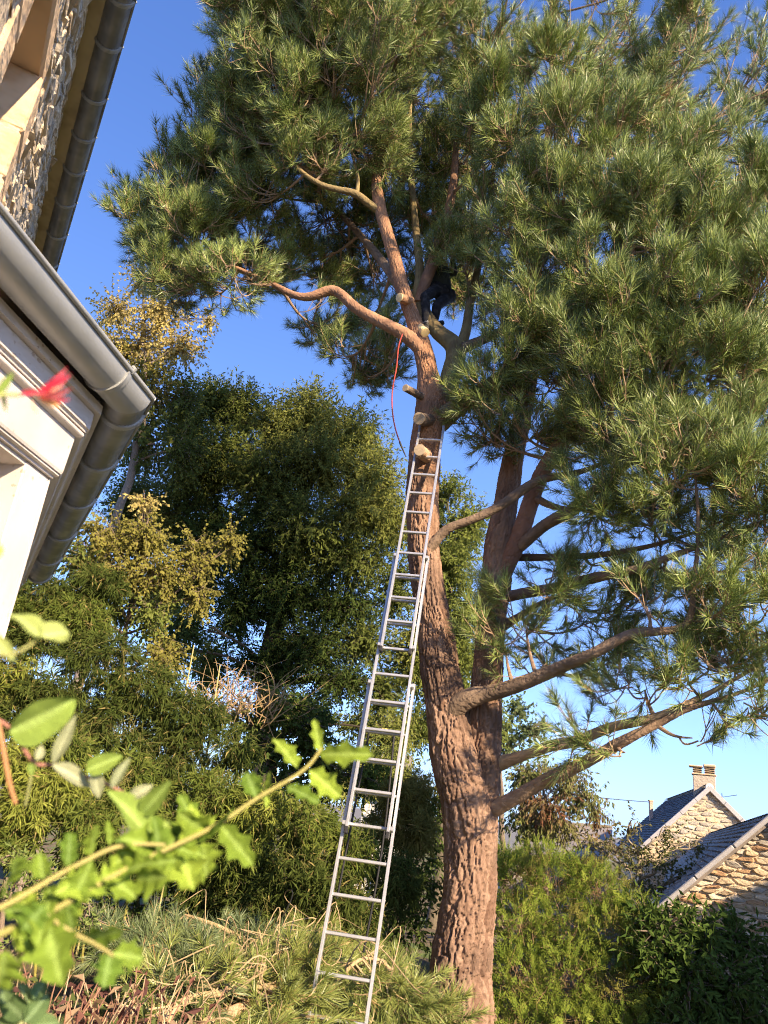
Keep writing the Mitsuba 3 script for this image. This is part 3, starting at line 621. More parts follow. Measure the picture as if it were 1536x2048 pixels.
nb, tw = MB(), MB()
rng = np.random.default_rng(101)
def m_px(px, p): return px * dep(p) / FPX
REG = [  # photo x, y, metres ahead, half extents in photo pixels (across, up), depth half extent in metres, boughs
    # dark left mass
    (300, 425, 10.0, 62, 80, .6, 22), (380, 340, 9.9, 80, 95, .7, 26), (330, 500, 9.9, 60, 50, .6, 16), (420, 500, 9.9, 95, 70, .8, 26), (420, 240, 9.7, 65, 80, .7, 22), (500, 360, 9.9, 100, 100, 1.0, 30),
    (540, 470, 9.9, 90, 70, 1.0, 24), (470, 130, 9.5, 50, 110, .7, 22), (490, 20, 9.5, 55, 70, .8, 16), (640, 440, 10.2, 80, 80, .9, 22), (700, 500, 10.4, 70, 60, .8, 18), (400, 570, 9.8, 55, 32, .5, 12), (520, 545, 9.8, 70, 30, .6, 9),
    (640, 650, 10.0, 55, 35, .6, 12), (700, 715, 9.7, 60, 45, .6, 16), (760, 745, 9.6, 45, 30, .5, 10), (760, 560, 10.5, 70, 60, .7, 16), (740, 640, 10.2, 60, 40, .6, 10),
    # lit front left
    (470, 250, 8.7, 60, 60, .5, 16), (432, 190, 8.9, 45, 60, .5, 14), (520, 170, 8.4, 60, 60, .5, 16), (555, 50, 7.9, 80, 80, .6, 18), (480, 80, 8.3, 50, 70, .5, 14), (600, -70, 7.4, 110, 80, .8, 16), (760, -60, 7.4, 110, 80, .8, 16), (700, 40, 7.7, 70, 70, .6, 18), (640, 60, 7.4, 90, 80, .5, 18), (560, 130, 7.8, 80, 70, .5, 18), (700, -10, 7.2, 90, 70, .5, 16), (500, 10, 7.7, 70, 60, .5, 16), (620, 190, 7.9, 70, 60, .4, 14), (770, 110, 7.4, 70, 60, .4, 12), (830, 30, 7.3, 90, 80, .5, 16), (560, -130, 7.4, 140, 80, .7, 20), (760, -160, 7.0, 140, 80, .7, 20), (500, -60, 8.0, 110, 80, .8, 18), (470, 552, 8.9, 60, 22, .3, 6), (390, 455, 9.3, 60, 40, .4, 10), (450, 410, 9.2, 60, 50, .4, 12), (350, 370, 9.4, 50, 60, .4, 12), (430, 330, 9.1, 60, 45, .5, 12), (520, 400, 9.0, 60, 40, .5, 10),
    (560, 120, 8.7, 80, 100, .7, 28), (560, 250, 8.5, 85, 70, .6, 24), (660, 80, 8.6, 80, 90, .7, 24), (640, 200, 8.3, 80, 80, .6, 24), (690, 270, 8.2, 80, 55, .5, 20), (600, 330, 8.4, 70, 40, .5, 14), (740, 180, 8.5, 60, 90, .6, 20), (760, 290, 8.3, 55, 45, .5, 12), (520, 300, 9.1, 60, 60, .6, 14),
    (780, 40, 8.8, 80, 80, .8, 20), (660, 320, 8.3, 50, 35, .4, 10), (740, 90, 8.2, 60, 60, .5, 12),
    # centre, behind the fork
    (790, 250, 9.9, 60, 80, .6, 16), (800, 350, 10.1, 60, 60, .6, 14), (750, 450, 10.2, 60, 50, .6, 14), (690, 400, 10.1, 60, 60, .6, 14), (620, 520, 10.3, 70, 40, .6, 12), (850, 520, 10.4, 40, 50, .5, 8),
    (600, 200, 8.2, 80, 70, .5, 18), (540, 220, 8.4, 70, 70, .5, 18), (660, 130, 7.8, 80, 70, .5, 16), (580, 20, 7.6, 90, 70, .5, 16),
    (830, 200, 9.6, 80, 110, .9, 24), (850, 330, 9.8, 70, 80, .8, 20), (870, 450, 9.9, 60, 70, .7, 16), (940, 480, 9.6, 60, 90, .8, 18), (920, 330, 9.2, 70, 90, .8, 20), (960, 590, 9.7, 55, 60, .7, 14), (900, 70, 9.0, 90, 90, .9, 22), (800, 400, 10.4, 80, 80, .8, 16), (900, 540, 10.2, 60, 50, .6, 14), (905, 500, 8.75, 34, 34, .25, 7), (930, 545, 8.7, 26, 30, .2, 5), (330, 570, 9.9, 40, 30, .4, 9), (440, 590, 9.7, 60, 22, .4, 9), (300, 470, 10.0, 45, 40, .4, 10), (590, 540, 10.3, 70, 40, .6, 12), (960, 130, 8.6, 90, 130, .8, 16),
    # right mass
    (990, 90, 7.8, 100, 110, .8, 30), (1010, 250, 7.7, 90, 90, .7, 26), (1000, 390, 7.9, 85, 80, .7, 24), (1120, 120, 7.4, 100, 120, .8, 30), (1110, 290, 7.3, 90, 80, .7, 26), (1100, 430, 7.4, 95, 80, .7, 26),
    (1060, 540, 7.8, 90, 70, .7, 24), (1180, 560, 7.0, 90, 70, .6, 24), (1220, 420, 6.7, 90, 80, .6, 26), (1210, 280, 6.9, 80, 70, .6, 20), (1260, 80, 8.4, 100, 90, .8, 22), (1330, 200, 8.2, 90, 100, .7, 24), (1400, 80, 8.0, 80, 90, .7, 20),
    (1330, 330, 7.2, 80, 80, .6, 22), (1440, 300, 7.0, 80, 90, .6, 24), (1500, 160, 6.8, 70, 90, .6, 18), (1330, 480, 6.3, 80, 80, .5, 24), (1440, 470, 6.2, 80, 80, .5, 24), (1520, 400, 6.2, 60, 100, .5, 18),
    (1090, 650, 7.7, 80, 60, .6, 22), (1190, 690, 7.0, 90, 70, .6, 24), (1290, 620, 6.4, 90, 75, .5, 26), (1400, 620, 6.1, 90, 70, .5, 24), (1500, 600, 5.9, 70, 80, .5, 20), (1110, 760, 7.7, 75, 60, .6, 18), (1210, 800, 7.1, 90, 60, .6, 22),
    (1310, 750, 6.6, 90, 70, .5, 24), (1420, 740, 6.2, 90, 60, .5, 22), (1510, 740, 6.0, 60, 80, .5, 16), (980, 770, 8.0, 60, 50, .5, 14), (970, 850, 8.2, 50, 40, .4, 10), (1020, 700, 8.1, 60, 60, .5, 14), (1040, 860, 8.0, 50, 45, .5, 10),
    # top beyond the frame and back
    (640, -120, 9.5, 160, 90, 1.2, 26), (900, -140, 9.2, 170, 100, 1.3, 30), (1160, -130, 8.6, 170, 90, 1.2, 28), (1420, -120, 8.0, 150, 90, 1.0, 22), (1200, 250, 9.6, 160, 160, .9, 30), (1380, 450, 8.6, 140, 130, .8, 24), (1500, 620, 7.8, 90, 140, .8, 14), (1120, 560, 9.4, 120, 120, .8, 20), (1280, 650, 8.4, 120, 100, .8, 16), (1020, 300, 9.8, 130, 150, .8, 22), (1260, 110, 10.0, 150, 130, .8, 20), (1420, 300, 9.0, 120, 120, .7, 16), (1180, 400, 10.0, 130, 120, .7, 16), (900, 150, 10.0, 110, 120, .7, 16),
    # front bough and lower right
    (1390, 900, 5.75, 70, 40, .35, 13), (1330, 960, 5.85, 55, 45, .3, 12), (1450, 960, 5.75, 60, 45, .3, 12), (1500, 1000, 5.7, 60, 60, .4, 12), (1480, 880, 6.3, 70, 50, .4, 12), (1250, 880, 7.1, 70, 40, .5, 14), (1170, 870, 7.6, 50, 40, .5, 12), (1210, 980, 7.3, 70, 35, .5, 12), (1290, 1010, 6.9, 60, 40, .4, 10),
    (1430, 1060, 6.5, 70, 35, .4, 10), (1510, 1120, 5.9, 60, 60, .4, 12), (1320, 1130, 7.7, 70, 40, .5, 8), (1200, 1130, 8.3, 70, 40, .4, 6), (1090, 1160, 7.9, 50, 40, .4, 8), (1050, 1240, 8.0, 45, 40, .4, 8), (1110, 1270, 8.3, 70, 40, .4, 8), (1210, 1220, 8.2, 80, 40, .5, 8), (1190, 1330, 8.1, 70, 30, .4, 7),
    (1440, 1170, 6.2, 70, 40, .4, 9), (1510, 1240, 6.1, 60, 60, .4, 12), (1400, 1230, 6.5, 60, 40, .4, 8), (1300, 1220, 6.9, 50, 40, .4, 5), (1460, 1330, 6.5, 80, 50, .4, 13), (1370, 1350, 6.8, 70, 40, .4, 9), (1530, 1370, 6.1, 50, 50, .4, 8), (1290, 1380, 7.1, 70, 30, .4, 6), (1010, 1290, 8.1, 30, 25, .3, 4), (1085, 1330, 7.75, 50, 20, .3, 4),
    (1250, 1505, 7.2, 50, 25, .3, 2), (1385, 1476, 6.6, 32, 12, .2, 2), (1170, 1460, 7.7, 50, 20, .3, 3), (1460, 1440, 6.4, 60, 30, .3, 5),
]
for (x, y, Y, rx, ry, rd, nbr) in REG:
    c = at(x, y, pull(Y)); k = dep(c) / FPX
    sparse = y > 1080
    region(nb, tw, rng, c, (rx * k, rd, ry * k), int(nbr * (1.8 if not sparse else 1.35)), 5 if not sparse else 4, K=42 if not sparse else 44, L=.185 if not sparse else .185, up=.6 if not sparse else .35, tl=.30 if not sparse else .34)
put(pine + '__twigs', tw, twig_m, smooth=False, kind='stuff')
put(pine + '__needles', nb, needle_m, smooth=False, kind='stuff')

# ------------------------------------------------------------------ broad-leaved trees and shrubs
def spray_leaves(lb, tb, rng, O, D, ls, m, L, W, c0, c1, droop=.35, twig=.004, tone=(.16, .12, .08), hang=0.5, upn=.25, fold=.2, jit=.35):
    """At each origin a twig of m leaves along direction D."""
    n = len(O); D = unit(D + np.array([0, 0, -droop]) * rng.uniform(.2, 1.2, (n, 1)))
    l_ = ls * rng.uniform(.6, 1.25, (n, 1))
    if tb is not None:
        E1 = O + D * l_; r = twig
        S = unit(np.cross(D, rng.normal(size=(n, 3)))); U = np.cross(D, S)
        v = np.stack([O + S * r, O - S * r * .5 + U * r * .87, O - S * r * .5 - U * r * .87, E1], 1).reshape(-1, 3)
        i = np.arange(n)[:, None] * 4
        tb.add(v, np.stack([i + [0, 1, 3], i + [1, 2, 3], i + [2, 0, 3]], 1).reshape(-1, 3), tone)
    t = (np.arange(m) + rng.uniform(0, .8, (n, m))) / m
    P = O[:, None] + D[:, None] * (l_ * t)[..., None]
    d = unit(D[:, None] * .6 + rng.normal(scale=.75, size=(n, m, 3)) + np.array([0, 0, -hang]))
    N = unit(rng.normal(scale=jit + .3, size=(n, m, 3)) + np.array([0, 0, upn]))
    Lk = L * rng.uniform(.65, 1.2, (n, m)); Wk = W * rng.uniform(.7, 1.2, (n, m))
    v, f = leaves(P.reshape(-1, 3), d.reshape(-1, 3), N.reshape(-1, 3), Lk.ravel(), Wk.ravel(), fold, .12)
    k = np.clip(rng.uniform(0, 1, (n, 1)) * .6 + rng.uniform(0, 1, (n, m)) * .5, 0, 1)[..., None]
    c = np.asarray(c0) + (np.asarray(c1) - np.asarray(c0)) * k
    lb.add(v, f, np.repeat(c.reshape(-1, 3), 4, 0))


def pad_points(rng, c, r3, n, shell=.45, gap=0.0, fr=1.0, seed=0):
    o = rdir(rng, n); P = c + o * np.asarray(r3) * rng.uniform(.05, 1, (n, 1)) ** shell
    if gap > 0:
        k = meshkit.fbm(P * fr, 2, seed) > gap
        return P[k], o[k]
    return P, o


def broad_tree(name, label, trunk, pads, dens, leaf, cols, seed, ls=.35, m=12, droop=.35, gap=.0, fr=1.0, bark=(.17, .13, .10), mat=leaf_m, hang=.5, group=None, cat='tree', base_at=None, limb_r=.035):
    """trunk: rows of x, y, z, r; pads: (centre, radii); dens: twigs per pad unit area; leaf: length and width; cols: pairs of colours, one per pad."""
    rng = np.random.default_rng(seed)
    k = thing(name, label, cat, group)
    tm = MB()
    trunk = np.asarray(trunk, float)
    q = curve(trunk, 30); wob = (meshkit.noise(q[:, :3] * 1.3, seed)[:, None] - .5) * .1
    put(k + '__trunk', MB().add(*tube(q[:, :3] + wob, q[:, 3], 12), np.array(bark)), bark_m, smooth=True)
    lb, tb = MB(), MB()
    for i, (c, r3) in enumerate(pads):
        c = np.asarray(c, float); r3 = np.broadcast_to(r3, (3,))
        d = np.linalg.norm(q[:, :3] - c, axis=1) + 1.0 * np.clip(q[:, 2] - c[2] + .3, 0, 9)
        a = q[np.argmin(d)]
        ax = curve([a[:3], a[:3] * .5 + c * .5 + vec(*(rng.normal(scale=.12, size=2)), .1 * np.linalg.norm(c - a[:3])), c], 14)
        tb.add(*tube(ax, np.linspace(min(a[3] * .7, limb_r), .008, 14), 6), np.array(bark) * rng.uniform(.8, 1.3))
        for _ in range(5):
            s = ax[int(rng.integers(6, 13))]; e = c + rdir(rng, 1)[0] * r3 * .8
            tb.add(*tube(curve([s, (s + e) / 2 + vec(0, 0, .08), e], 7), np.linspace(.014, .004, 7), 4), np.array(bark) * rng.uniform(.8, 1.3))
        area = (r3[0] * r3[1] * r3[2]) ** (2 / 3) * 4 * np.pi
        n = int(area * dens)
        P, o = pad_points(rng, c, r3, n, gap=gap, fr=fr, seed=seed)
        cc = cols[i % len(cols)]
        spray_leaves(lb, tb, rng, P - o * ls * .5, o + rng.normal(scale=.5, size=o.shape), ls, m, leaf[0], leaf[1], cc[0], cc[1], droop, hang=hang, tone=np.array(bark) * .9)
    put(k + '__branches', tb, twig_m, kind='stuff')
    put(k + '__crown', lb, mat, kind='stuff')
    return k, lb


def PX(x, y, Y, rx, ry, rd):
    c = at(x, y, Y); s = dep(c) / FPX
    return c, (rx * s, rd, ry * s)
def ground_pt(p): return vec(p[0], p[1], ground_z(np.array([p[0]]), np.array([p[1]]))[0])
def trunk_to(p, r0, r1, lean=(0, 0), n=4):
    g_ = ground_pt(vec(p[0] + lean[0], p[1] + lean[1], 0)) - vec(0, 0, .2)
    return [[*(g_ * (1 - t) + np.asarray(p) * t + vec(.12 * math.sin(5 * t), 0, 0)), r0 * (1 - t) + r1 * t] for t in np.linspace(0, 1, n)]

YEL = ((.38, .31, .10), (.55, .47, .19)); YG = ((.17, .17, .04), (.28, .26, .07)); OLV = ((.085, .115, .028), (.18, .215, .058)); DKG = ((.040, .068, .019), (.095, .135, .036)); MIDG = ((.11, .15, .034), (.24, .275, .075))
# birch, golden on top
broad_tree('birch_tree', 'slender birch with small golden autumn leaves behind the zinc gutter', [*trunk_to(at(300, 800, 15.2), .14, .07, (-.2, 0)), [*at(285, 620, 15.2), .03], [*at(280, 530, 15.2), .012]],
           [PX(282, 555, 15.2, 28, 45, .4), PX(235, 620, 15.2, 40, 40, .5), PX(320, 620, 15.0, 55, 50, .6), (PX(270, 690, 15.2, 75, 60, .8)), PX(360, 690, 15.0, 50, 45, .5), PX(230, 700, 15.2, 40, 40, .5), PX(300, 780, 15.3, 80, 70, .9), PX(370, 800, 15.2, 45, 60, .6), PX(290, 880, 15.4, 70, 80, .9), PX(360, 900, 15.4, 60, 70, .8), PX(420, 640, 15.0, 20, 20, .3)],
           34, (.080, .060), [YEL, YEL, YEL, YEL, YEL, YG, YG, OLV, OLV, OLV, YEL], 31, ls=.55, m=13, droop=.7, gap=.36, fr=1.5, bark=(.24, .20, .17), hang=.7)
# lower hanging birch-like shrub by the gutter
broad_tree('hazel_shrub', 'bushy shrub with yellowing hanging leaves beside the end of the gutter', trunk_to(at(270, 1250, 10.6), .07, .03),
           [PX(215, 1060, 10.2, 60, 50, .5), PX(290, 1070, 10.2, 60, 50, .5), PX(170, 1120, 10.3, 50, 55, .5), PX(240, 1140, 10.2, 70, 60, .6), PX(320, 1150, 10.3, 50, 50, .5), PX(300, 1230, 10.4, 50, 60, .5), PX(330, 1310, 10.5, 40, 70, .4), PX(200, 1220, 10.6, 70, 50, .5), PX(290, 1000, 10.3, 22, 30, .2), PX(390, 1110, 10.5, 40, 60, .4), PX(400, 1190, 10.6, 30, 50, .3), PX(460, 1080, 10.7, 30, 40, .3)],
           78, (.058, .046), [YG, YG, MIDG, YG, YG, MIDG, YG, OLV, YEL, YG, YG, YG], 32, ls=.35, m=11, droop=.8, gap=.36, fr=2.2, hang=.9, cat='shrub')
# the big dark tree in the middle
pads = [PX(q[0], q[1], q[2] * 1.19, q[3], q[4], q[5] * 1.2) for q in ((620, 830, 14.5, 60, 65, .9), (560, 860, 14.3, 60, 60, .9), (700, 870, 14.2, 70, 60, .9), (640, 930, 13.8, 90, 70, 1.0), (750, 960, 14.0, 60, 70, .9), (720, 1020, 13.7, 80, 60, .9), (780, 1050, 14.2, 45, 60, .8),
                          (480, 820, 14.6, 50, 55, .9), (430, 800, 14.8, 50, 45, .8), (540, 960, 14.0, 90, 80, 1.1), (450, 920, 14.4, 80, 80, 1.0), (380, 850, 14.8, 50, 55, .8), (390, 960, 14.5, 60, 80, .9), (610, 1060, 13.8, 90, 80, 1.1), (500, 1090, 14.2, 90, 90, 1.1), (420, 1070, 14.5, 60, 80, .9), (700, 1120, 14.2, 90, 60, 1.0),
                          (570, 1180, 14.4, 90, 70, 1.0), (680, 1210, 14.6, 80, 50, .9), (480, 1220, 14.8, 60, 70, .8), (620, 1290, 14.6, 80, 60, .9), (730, 1280, 14.8, 60, 50, .8), (540, 1330, 14.8, 80, 50, .8), (680, 1360, 14.9, 70, 40, .7), (770, 1380, 15.0, 50, 60, .6), (600, 1420, 14.8, 80, 45, .7), (730, 1450, 15, 60, 35, .5), (790, 1180, 14.8, 40, 70, .6), (740, 1530, 13, 50, 45, .6), (372, 1255, 13.5, 45, 45, .5), (340, 1300, 13.5, 40, 40, .5), (790, 1560, 13, 45, 45, .6), (690, 1560, 12.8, 45, 35, .5), (780, 1470, 14, 50, 45, .6), (340, 1040, 15, 60, 80, .9), (330, 1180, 15, 60, 60, .8), (400, 1160, 15, 50, 60, .8), (820, 1300, 15, 40, 70, .6), (420, 1330, 15, 40, 60, .6), (270, 1010, 15.2, 60, 70, .9))]
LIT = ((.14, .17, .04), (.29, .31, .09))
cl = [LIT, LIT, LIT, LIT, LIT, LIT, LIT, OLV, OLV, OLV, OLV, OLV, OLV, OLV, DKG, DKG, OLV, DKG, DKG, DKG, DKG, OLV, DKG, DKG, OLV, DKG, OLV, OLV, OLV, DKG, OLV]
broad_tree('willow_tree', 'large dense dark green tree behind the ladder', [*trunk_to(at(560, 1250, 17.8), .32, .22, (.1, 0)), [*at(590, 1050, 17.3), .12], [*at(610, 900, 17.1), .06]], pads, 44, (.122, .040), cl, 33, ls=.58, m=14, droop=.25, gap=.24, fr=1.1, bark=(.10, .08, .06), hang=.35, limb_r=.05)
# the tree behind the pine trunk
pads = [PX(*q) for q in ((890, 990, 18, 45, 40, .9), (930, 1050, 18, 50, 60, 1.0), (900, 1130, 17.8, 60, 70, 1.0), (930, 1220, 18, 45, 70, .9), (880, 1240, 18, 50, 70, .9), (925, 1320, 18.2, 45, 60, .8), (900, 1410, 18.2, 60, 60, .8), (850, 1330, 18.3, 60, 70, .8), (830, 1450, 18.3, 50, 50, .7), (990, 1440, 18.5, 30, 50, .6), (850, 1060, 18.2, 50, 70, .9))]
broad_tree('poplar_tree', 'light green tree showing between the two trunks of the pine', [*trunk_to(at(900, 1350, 18.2), .16, .1), [*at(905, 1100, 18.1), .05]], pads, 42, (.12, .042), [MIDG, ((.13, .17, .04), (.25, .29, .075))], 34, ls=.5, m=14, droop=.2, gap=.32, fr=1.0, bark=(.13, .11, .08), hang=.3)
pads = [PX(*q) for q in ((1035, 1420, 20, 28, 26, .5), (1060, 1465, 20, 30, 22, .5), (1015, 1475, 20, 35, 35, .5), (1085, 1450, 20, 16, 14, .3))]
broad_tree('maple_tree', 'small blue-green leafy top right of the pine trunk', trunk_to(at(1010, 1520, 20), .1, .04), pads, 20, (.10, .075), [((.09, .13, .055), (.16, .20, .09))], 35, ls=.4, m=14, droop=.2, gap=.25, hang=.2)
# reddish drooping shrub
pads = [PX(*q) for q in ((1060, 1545, 12.5, 60, 40, .5), (1130, 1550, 12.3, 60, 40, .5), (1090, 1600, 12.2, 70, 45, .5), (1170, 1590, 12.2, 50, 40, .45), (1050, 1630, 12.5, 50, 50, .5), (1120, 1640, 12.3, 60, 35, .45), (1190, 1620, 12.4, 30, 30, .3))]
broad_tree('photinia_shrub', 'drooping shrub with green and red autumn leaves under the bare limbs', trunk_to(at(1090, 1640, 12.4), .06, .03), pads, 44, (.085, .034), [((.11, .14, .04), (.24, .25, .095)), ((.13, .15, .05), (.27, .25, .11)), ((.24, .09, .06), (.20, .20, .08)), ((.13, .16, .05), (.26, .27, .11))], 36, ls=.32, m=8, droop=.8, gap=.34, fr=3, hang=1.4, bark=(.2, .15, .12), cat='shrub')
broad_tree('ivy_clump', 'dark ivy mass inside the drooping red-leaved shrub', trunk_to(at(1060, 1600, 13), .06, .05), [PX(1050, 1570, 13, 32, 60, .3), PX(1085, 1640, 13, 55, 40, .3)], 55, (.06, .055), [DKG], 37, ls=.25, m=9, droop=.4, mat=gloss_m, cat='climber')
# mass of ivy and dead brambles behind the bamboo
broad_tree('ivy_bush', 'glossy ivy bush with a sunlit leafy top behind the honeysuckle', trunk_to(at(560, 1500, 11.3), .06, .05), [PX(560, 1410, 11.2, 60, 45, .4), PX(620, 1450, 11.2, 60, 60, .5), PX(500, 1450, 11.2, 60, 45, .4), PX(560, 1500, 11.2, 90, 60, .5), PX(610, 1590, 11.2, 60, 40, .4), PX(660, 1530, 11.4, 60, 50, .4), PX(740, 1560, 11.6, 50, 40, .4)], 50, (.07, .062), [((.07, .12, .025), (.17, .22, .05)), DKG, ((.08, .11, .03), (.16, .19, .05)), DKG, DKG, OLV], 38, ls=.25, m=9, droop=.3, gap=.25, fr=2, mat=gloss_m, cat='bush')

bramble = thing('bramble_tangle', 'tangle of dead tan bramble stems above the ivy', 'bramble')
rng = np.random.default_rng(51); mb = MB()
for i in range(150):
    a = at(rng.uniform(380, 560), rng.uniform(1410, 1450), 11.0 + rng.uniform(-.4, .4)); b = a + vec(rng.normal(scale=.45), rng.normal(scale=.3), rng.uniform(-.1, .75))
    c = (a + b) / 2 + rng.normal(scale=.12, size=3) + vec(0, 0, .12)
    mb.add(*tube(curve([a, c, b], 8), np.linspace(.006, .003, 8), 4), np.array((.40, .28, .15)) * rng.uniform(.6, 1.2))
put(bramble + '__stems', mb, twig_m, kind='stuff')

# ------------------------------------------------------------------ bamboo
def bamboo(label, pads, dens, cols, seed, culms=9, lean=.5):
    rng = np.random.default_rng(seed); k = thing('bamboo_clump', label, 'bamboo')
    lb, tb = MB(), MB()
    for i, (c, r3) in enumerate(pads):
        c = np.asarray(c); r3 = np.asarray(r3)
        area = (r3[0] * r3[1] * r3[2]) ** (2 / 3) * 4 * np.pi; n = int(area * dens * 1.45)
        P, o = pad_points(rng, c, r3, n, .4, .30, 1.7, seed)
        kk = len(P); m = 9
        D = unit(o * .7 + rng.normal(scale=.5, size=o.shape) + [0, 0, -.1])
        # fans of drooping lance leaves at the twig end
        d = unit(D[:, None] * .8 + rng.normal(scale=.55, size=(kk, m, 3)) + np.array([0, 0, -.40]))
        B = P[:, None] - D[:, None] * rng.uniform(0, .10, (kk, m))[..., None]
        N = unit(rng.normal(scale=.5, size=(kk, m, 3)) + np.array([0, 0, .8]))
        L = .125 * rng.uniform(.6, 1.25, (kk, m))
        v, f = leaves(B.reshape(-1, 3), d.reshape(-1, 3), N.reshape(-1, 3), L.ravel(), (L * .135).ravel(), .3, .10)
        c0, c1 = cols[i % len(cols)]
        t = np.clip(rng.uniform(0, 1, (kk, 1)) * .6 + rng.uniform(0, 1, (kk, m)) * .5, 0, 1)[..., None]
        col = np.array(c0) + (np.array(c1) - np.array(c0)) * t
        dry = rng.uniform(0, 1, (kk, m)) < .03; col[dry] = [.36, .29, .12]
        lb.add(v, f, np.repeat(col.reshape(-1, 3), 4, 0))
        S = unit(np.cross(D, rng.normal(size=D.shape))) * .0022
        tb.add(np.stack([P - D * .3 - S, P - D * .3 + S, P], 1).reshape(-1, 3), np.arange(kk * 3).reshape(-1, 3), (.17, .16, .05))
    for j in range(culms):
        c, r3 = pads[rng.integers(len(pads))]
        e = np.asarray(c) + rdir(rng, 1)[0] * np.asarray(r3) * .8
        b = ground_pt(vec(e[0] + rng.normal(scale=lean), e[1] + rng.uniform(.2, 1.0), 0)) - vec(0, 0, .1)
        p = curve([b, b * .45 + e * .55 + vec(0, .12, .25), e], 26)
        r = np.linspace(.014, .006, 26) * (1 + .22 * (np.arange(26) % 3 == 0))
        put(k + '__culm', MB().add(*tube(p, r, 7), np.array((.30, .27, .07)) * rng.uniform(.5, 1.1)), twig_m, smooth=True)
    put(k + '__shoots', tb, twig_m, kind='stuff'); put(k + '__foliage', lb, leaf_m, kind='stuff')
BG = ((.085, .13, .028), (.20, .24, .055)); BD = ((.05, .08, .02), (.12, .15, .04)); BL = ((.16, .205, .04), (.34, .37, .085))
bamboo('tall dark bamboo clump below the end of the gutter', [PX(*q) for q in ((60, 1290, 9.4, 80, 60, .5), (150, 1240, 9.6, 80, 50, .5), (200, 1320, 9.5, 90, 60, .5), (90, 1390, 9.4, 100, 50, .5), (280, 1380, 9.6, 90, 60, .5), (220, 1450, 9.5, 110, 60, .5), (380, 1440, 9.8, 80, 60, .5), (330, 1520, 9.7, 100, 60, .5), (460, 1500, 9.9, 70, 50, .5), (20, 1340, 9.2, 60, 70, .4), (200, 1170, 9.8, 60, 40, .4), (95, 1195, 9.6, 75, 45, .4), (20, 1230, 9.4, 60, 50, .4), (-10, 1440, 9.2, 60, 70, .4))], 120, [BD, BG, BD, BD, BD, BD, BD, BD, BD, BL, BD], 61, 12)
bamboo('sunlit yellow-green bamboo at the left edge above the evergreen shrub', [PX(*q) for q in ((40, 1530, 8.3, 60, 55, .4), (110, 1580, 8.3, 70, 60, .4), (50, 1620, 8.2, 70, 60, .4), (180, 1640, 8.4, 70, 60, .4), (130, 1500, 8.5, 70, 40, .4), (30, 1690, 8.2, 50, 40, .4), (250, 1560, 8.7, 60, 60, .4), (200, 1720, 8.6, 90, 50, .4))], 120, [BL, BL, BL, BG, BG, BG, BG, BD], 62, 9)
bamboo('bushy bamboo in the middle behind the ladder foot', [PX(*q) for q in ((430, 1590, 9.3, 80, 50, .5), (520, 1620, 9.2, 80, 50, .5), (380, 1660, 9.3, 80, 50, .5), (610, 1650, 9.3, 70, 50, .5), (470, 1700, 9.2, 90, 60, .5), (580, 1740, 9.2, 90, 60, .5), (660, 1790, 9.2, 80, 60, .5), (520, 1810, 9.2, 80, 50, .5), (700, 1700, 9.4, 60, 60, .4), (620, 1850, 9.1, 80, 40, .4), (320, 1730, 9.4, 70, 50, .4), (420, 1780, 9.4, 70, 50, .4), (310, 1590, 9.4, 60, 50, .4), (720, 1850, 9.3, 60, 50, .4), (790, 1760, 9.6, 60, 60, .4))], 115, [BG, BL, BG, BG, BG, BD, BD, BD, BG, BG, BD, BD, BG, BD, BD], 63, 14)
bamboo('pale twiggy bamboo between the ladder and the pine trunk', [PX(*q) for q in ((800, 1600, 10.6, 50, 40, .4), (830, 1660, 10.5, 45, 50, .4), (770, 1660, 10.6, 50, 50, .4), (840, 1590, 10.8, 40, 50, .4))], 90, [((.14, .15, .04), (.28, .26, .08))], 64, 8)
for (x0, y0, x1, y1, Y) in ((388, 1290, 368, 1400, 9.7), (440, 1330, 425, 1430, 9.9), (350, 1345, 325, 1400, 9.6), (178, 1795, 155, 1900, 8.8), (330, 1760, 305, 1880, 9.0)):
    e_, b_ = at(x0, y0, Y), at(x1, y1, Y + .1); q = curve([b_ - (e_ - b_) * .8, b_, e_], 20)
    put('bamboo_clump__culm', MB().add(*tube(q, np.linspace(.013, .008, 20) * (1 + .2 * (np.arange(20) % 4 == 0)), 7), (.40, .36, .16)), twig_m, smooth=True, label='bare pale bamboo cane')
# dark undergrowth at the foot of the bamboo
broad_tree('laurel_shrub', 'dark leafy undergrowth in shade behind the pine trunk foot', trunk_to(at(800, 1880, 10.6), .05, .03), [PX(800, 1850, 10.4, 80, 80, .4), PX(840, 1760, 10.6, 50, 80, .4), PX(720, 1920, 10.2, 90, 50, .4), PX(250, 1850, 9.6, 110, 80, .4), PX(380, 1860, 9.6, 90, 60, .4), PX(560, 1900, 9.8, 110, 40, .4), PX(860, 1640, 11, 50, 90, .4)], 40, (.09, .04), [DKG], 39, ls=.3, m=9, droop=.3, mat=gloss_m, cat='undergrowth')

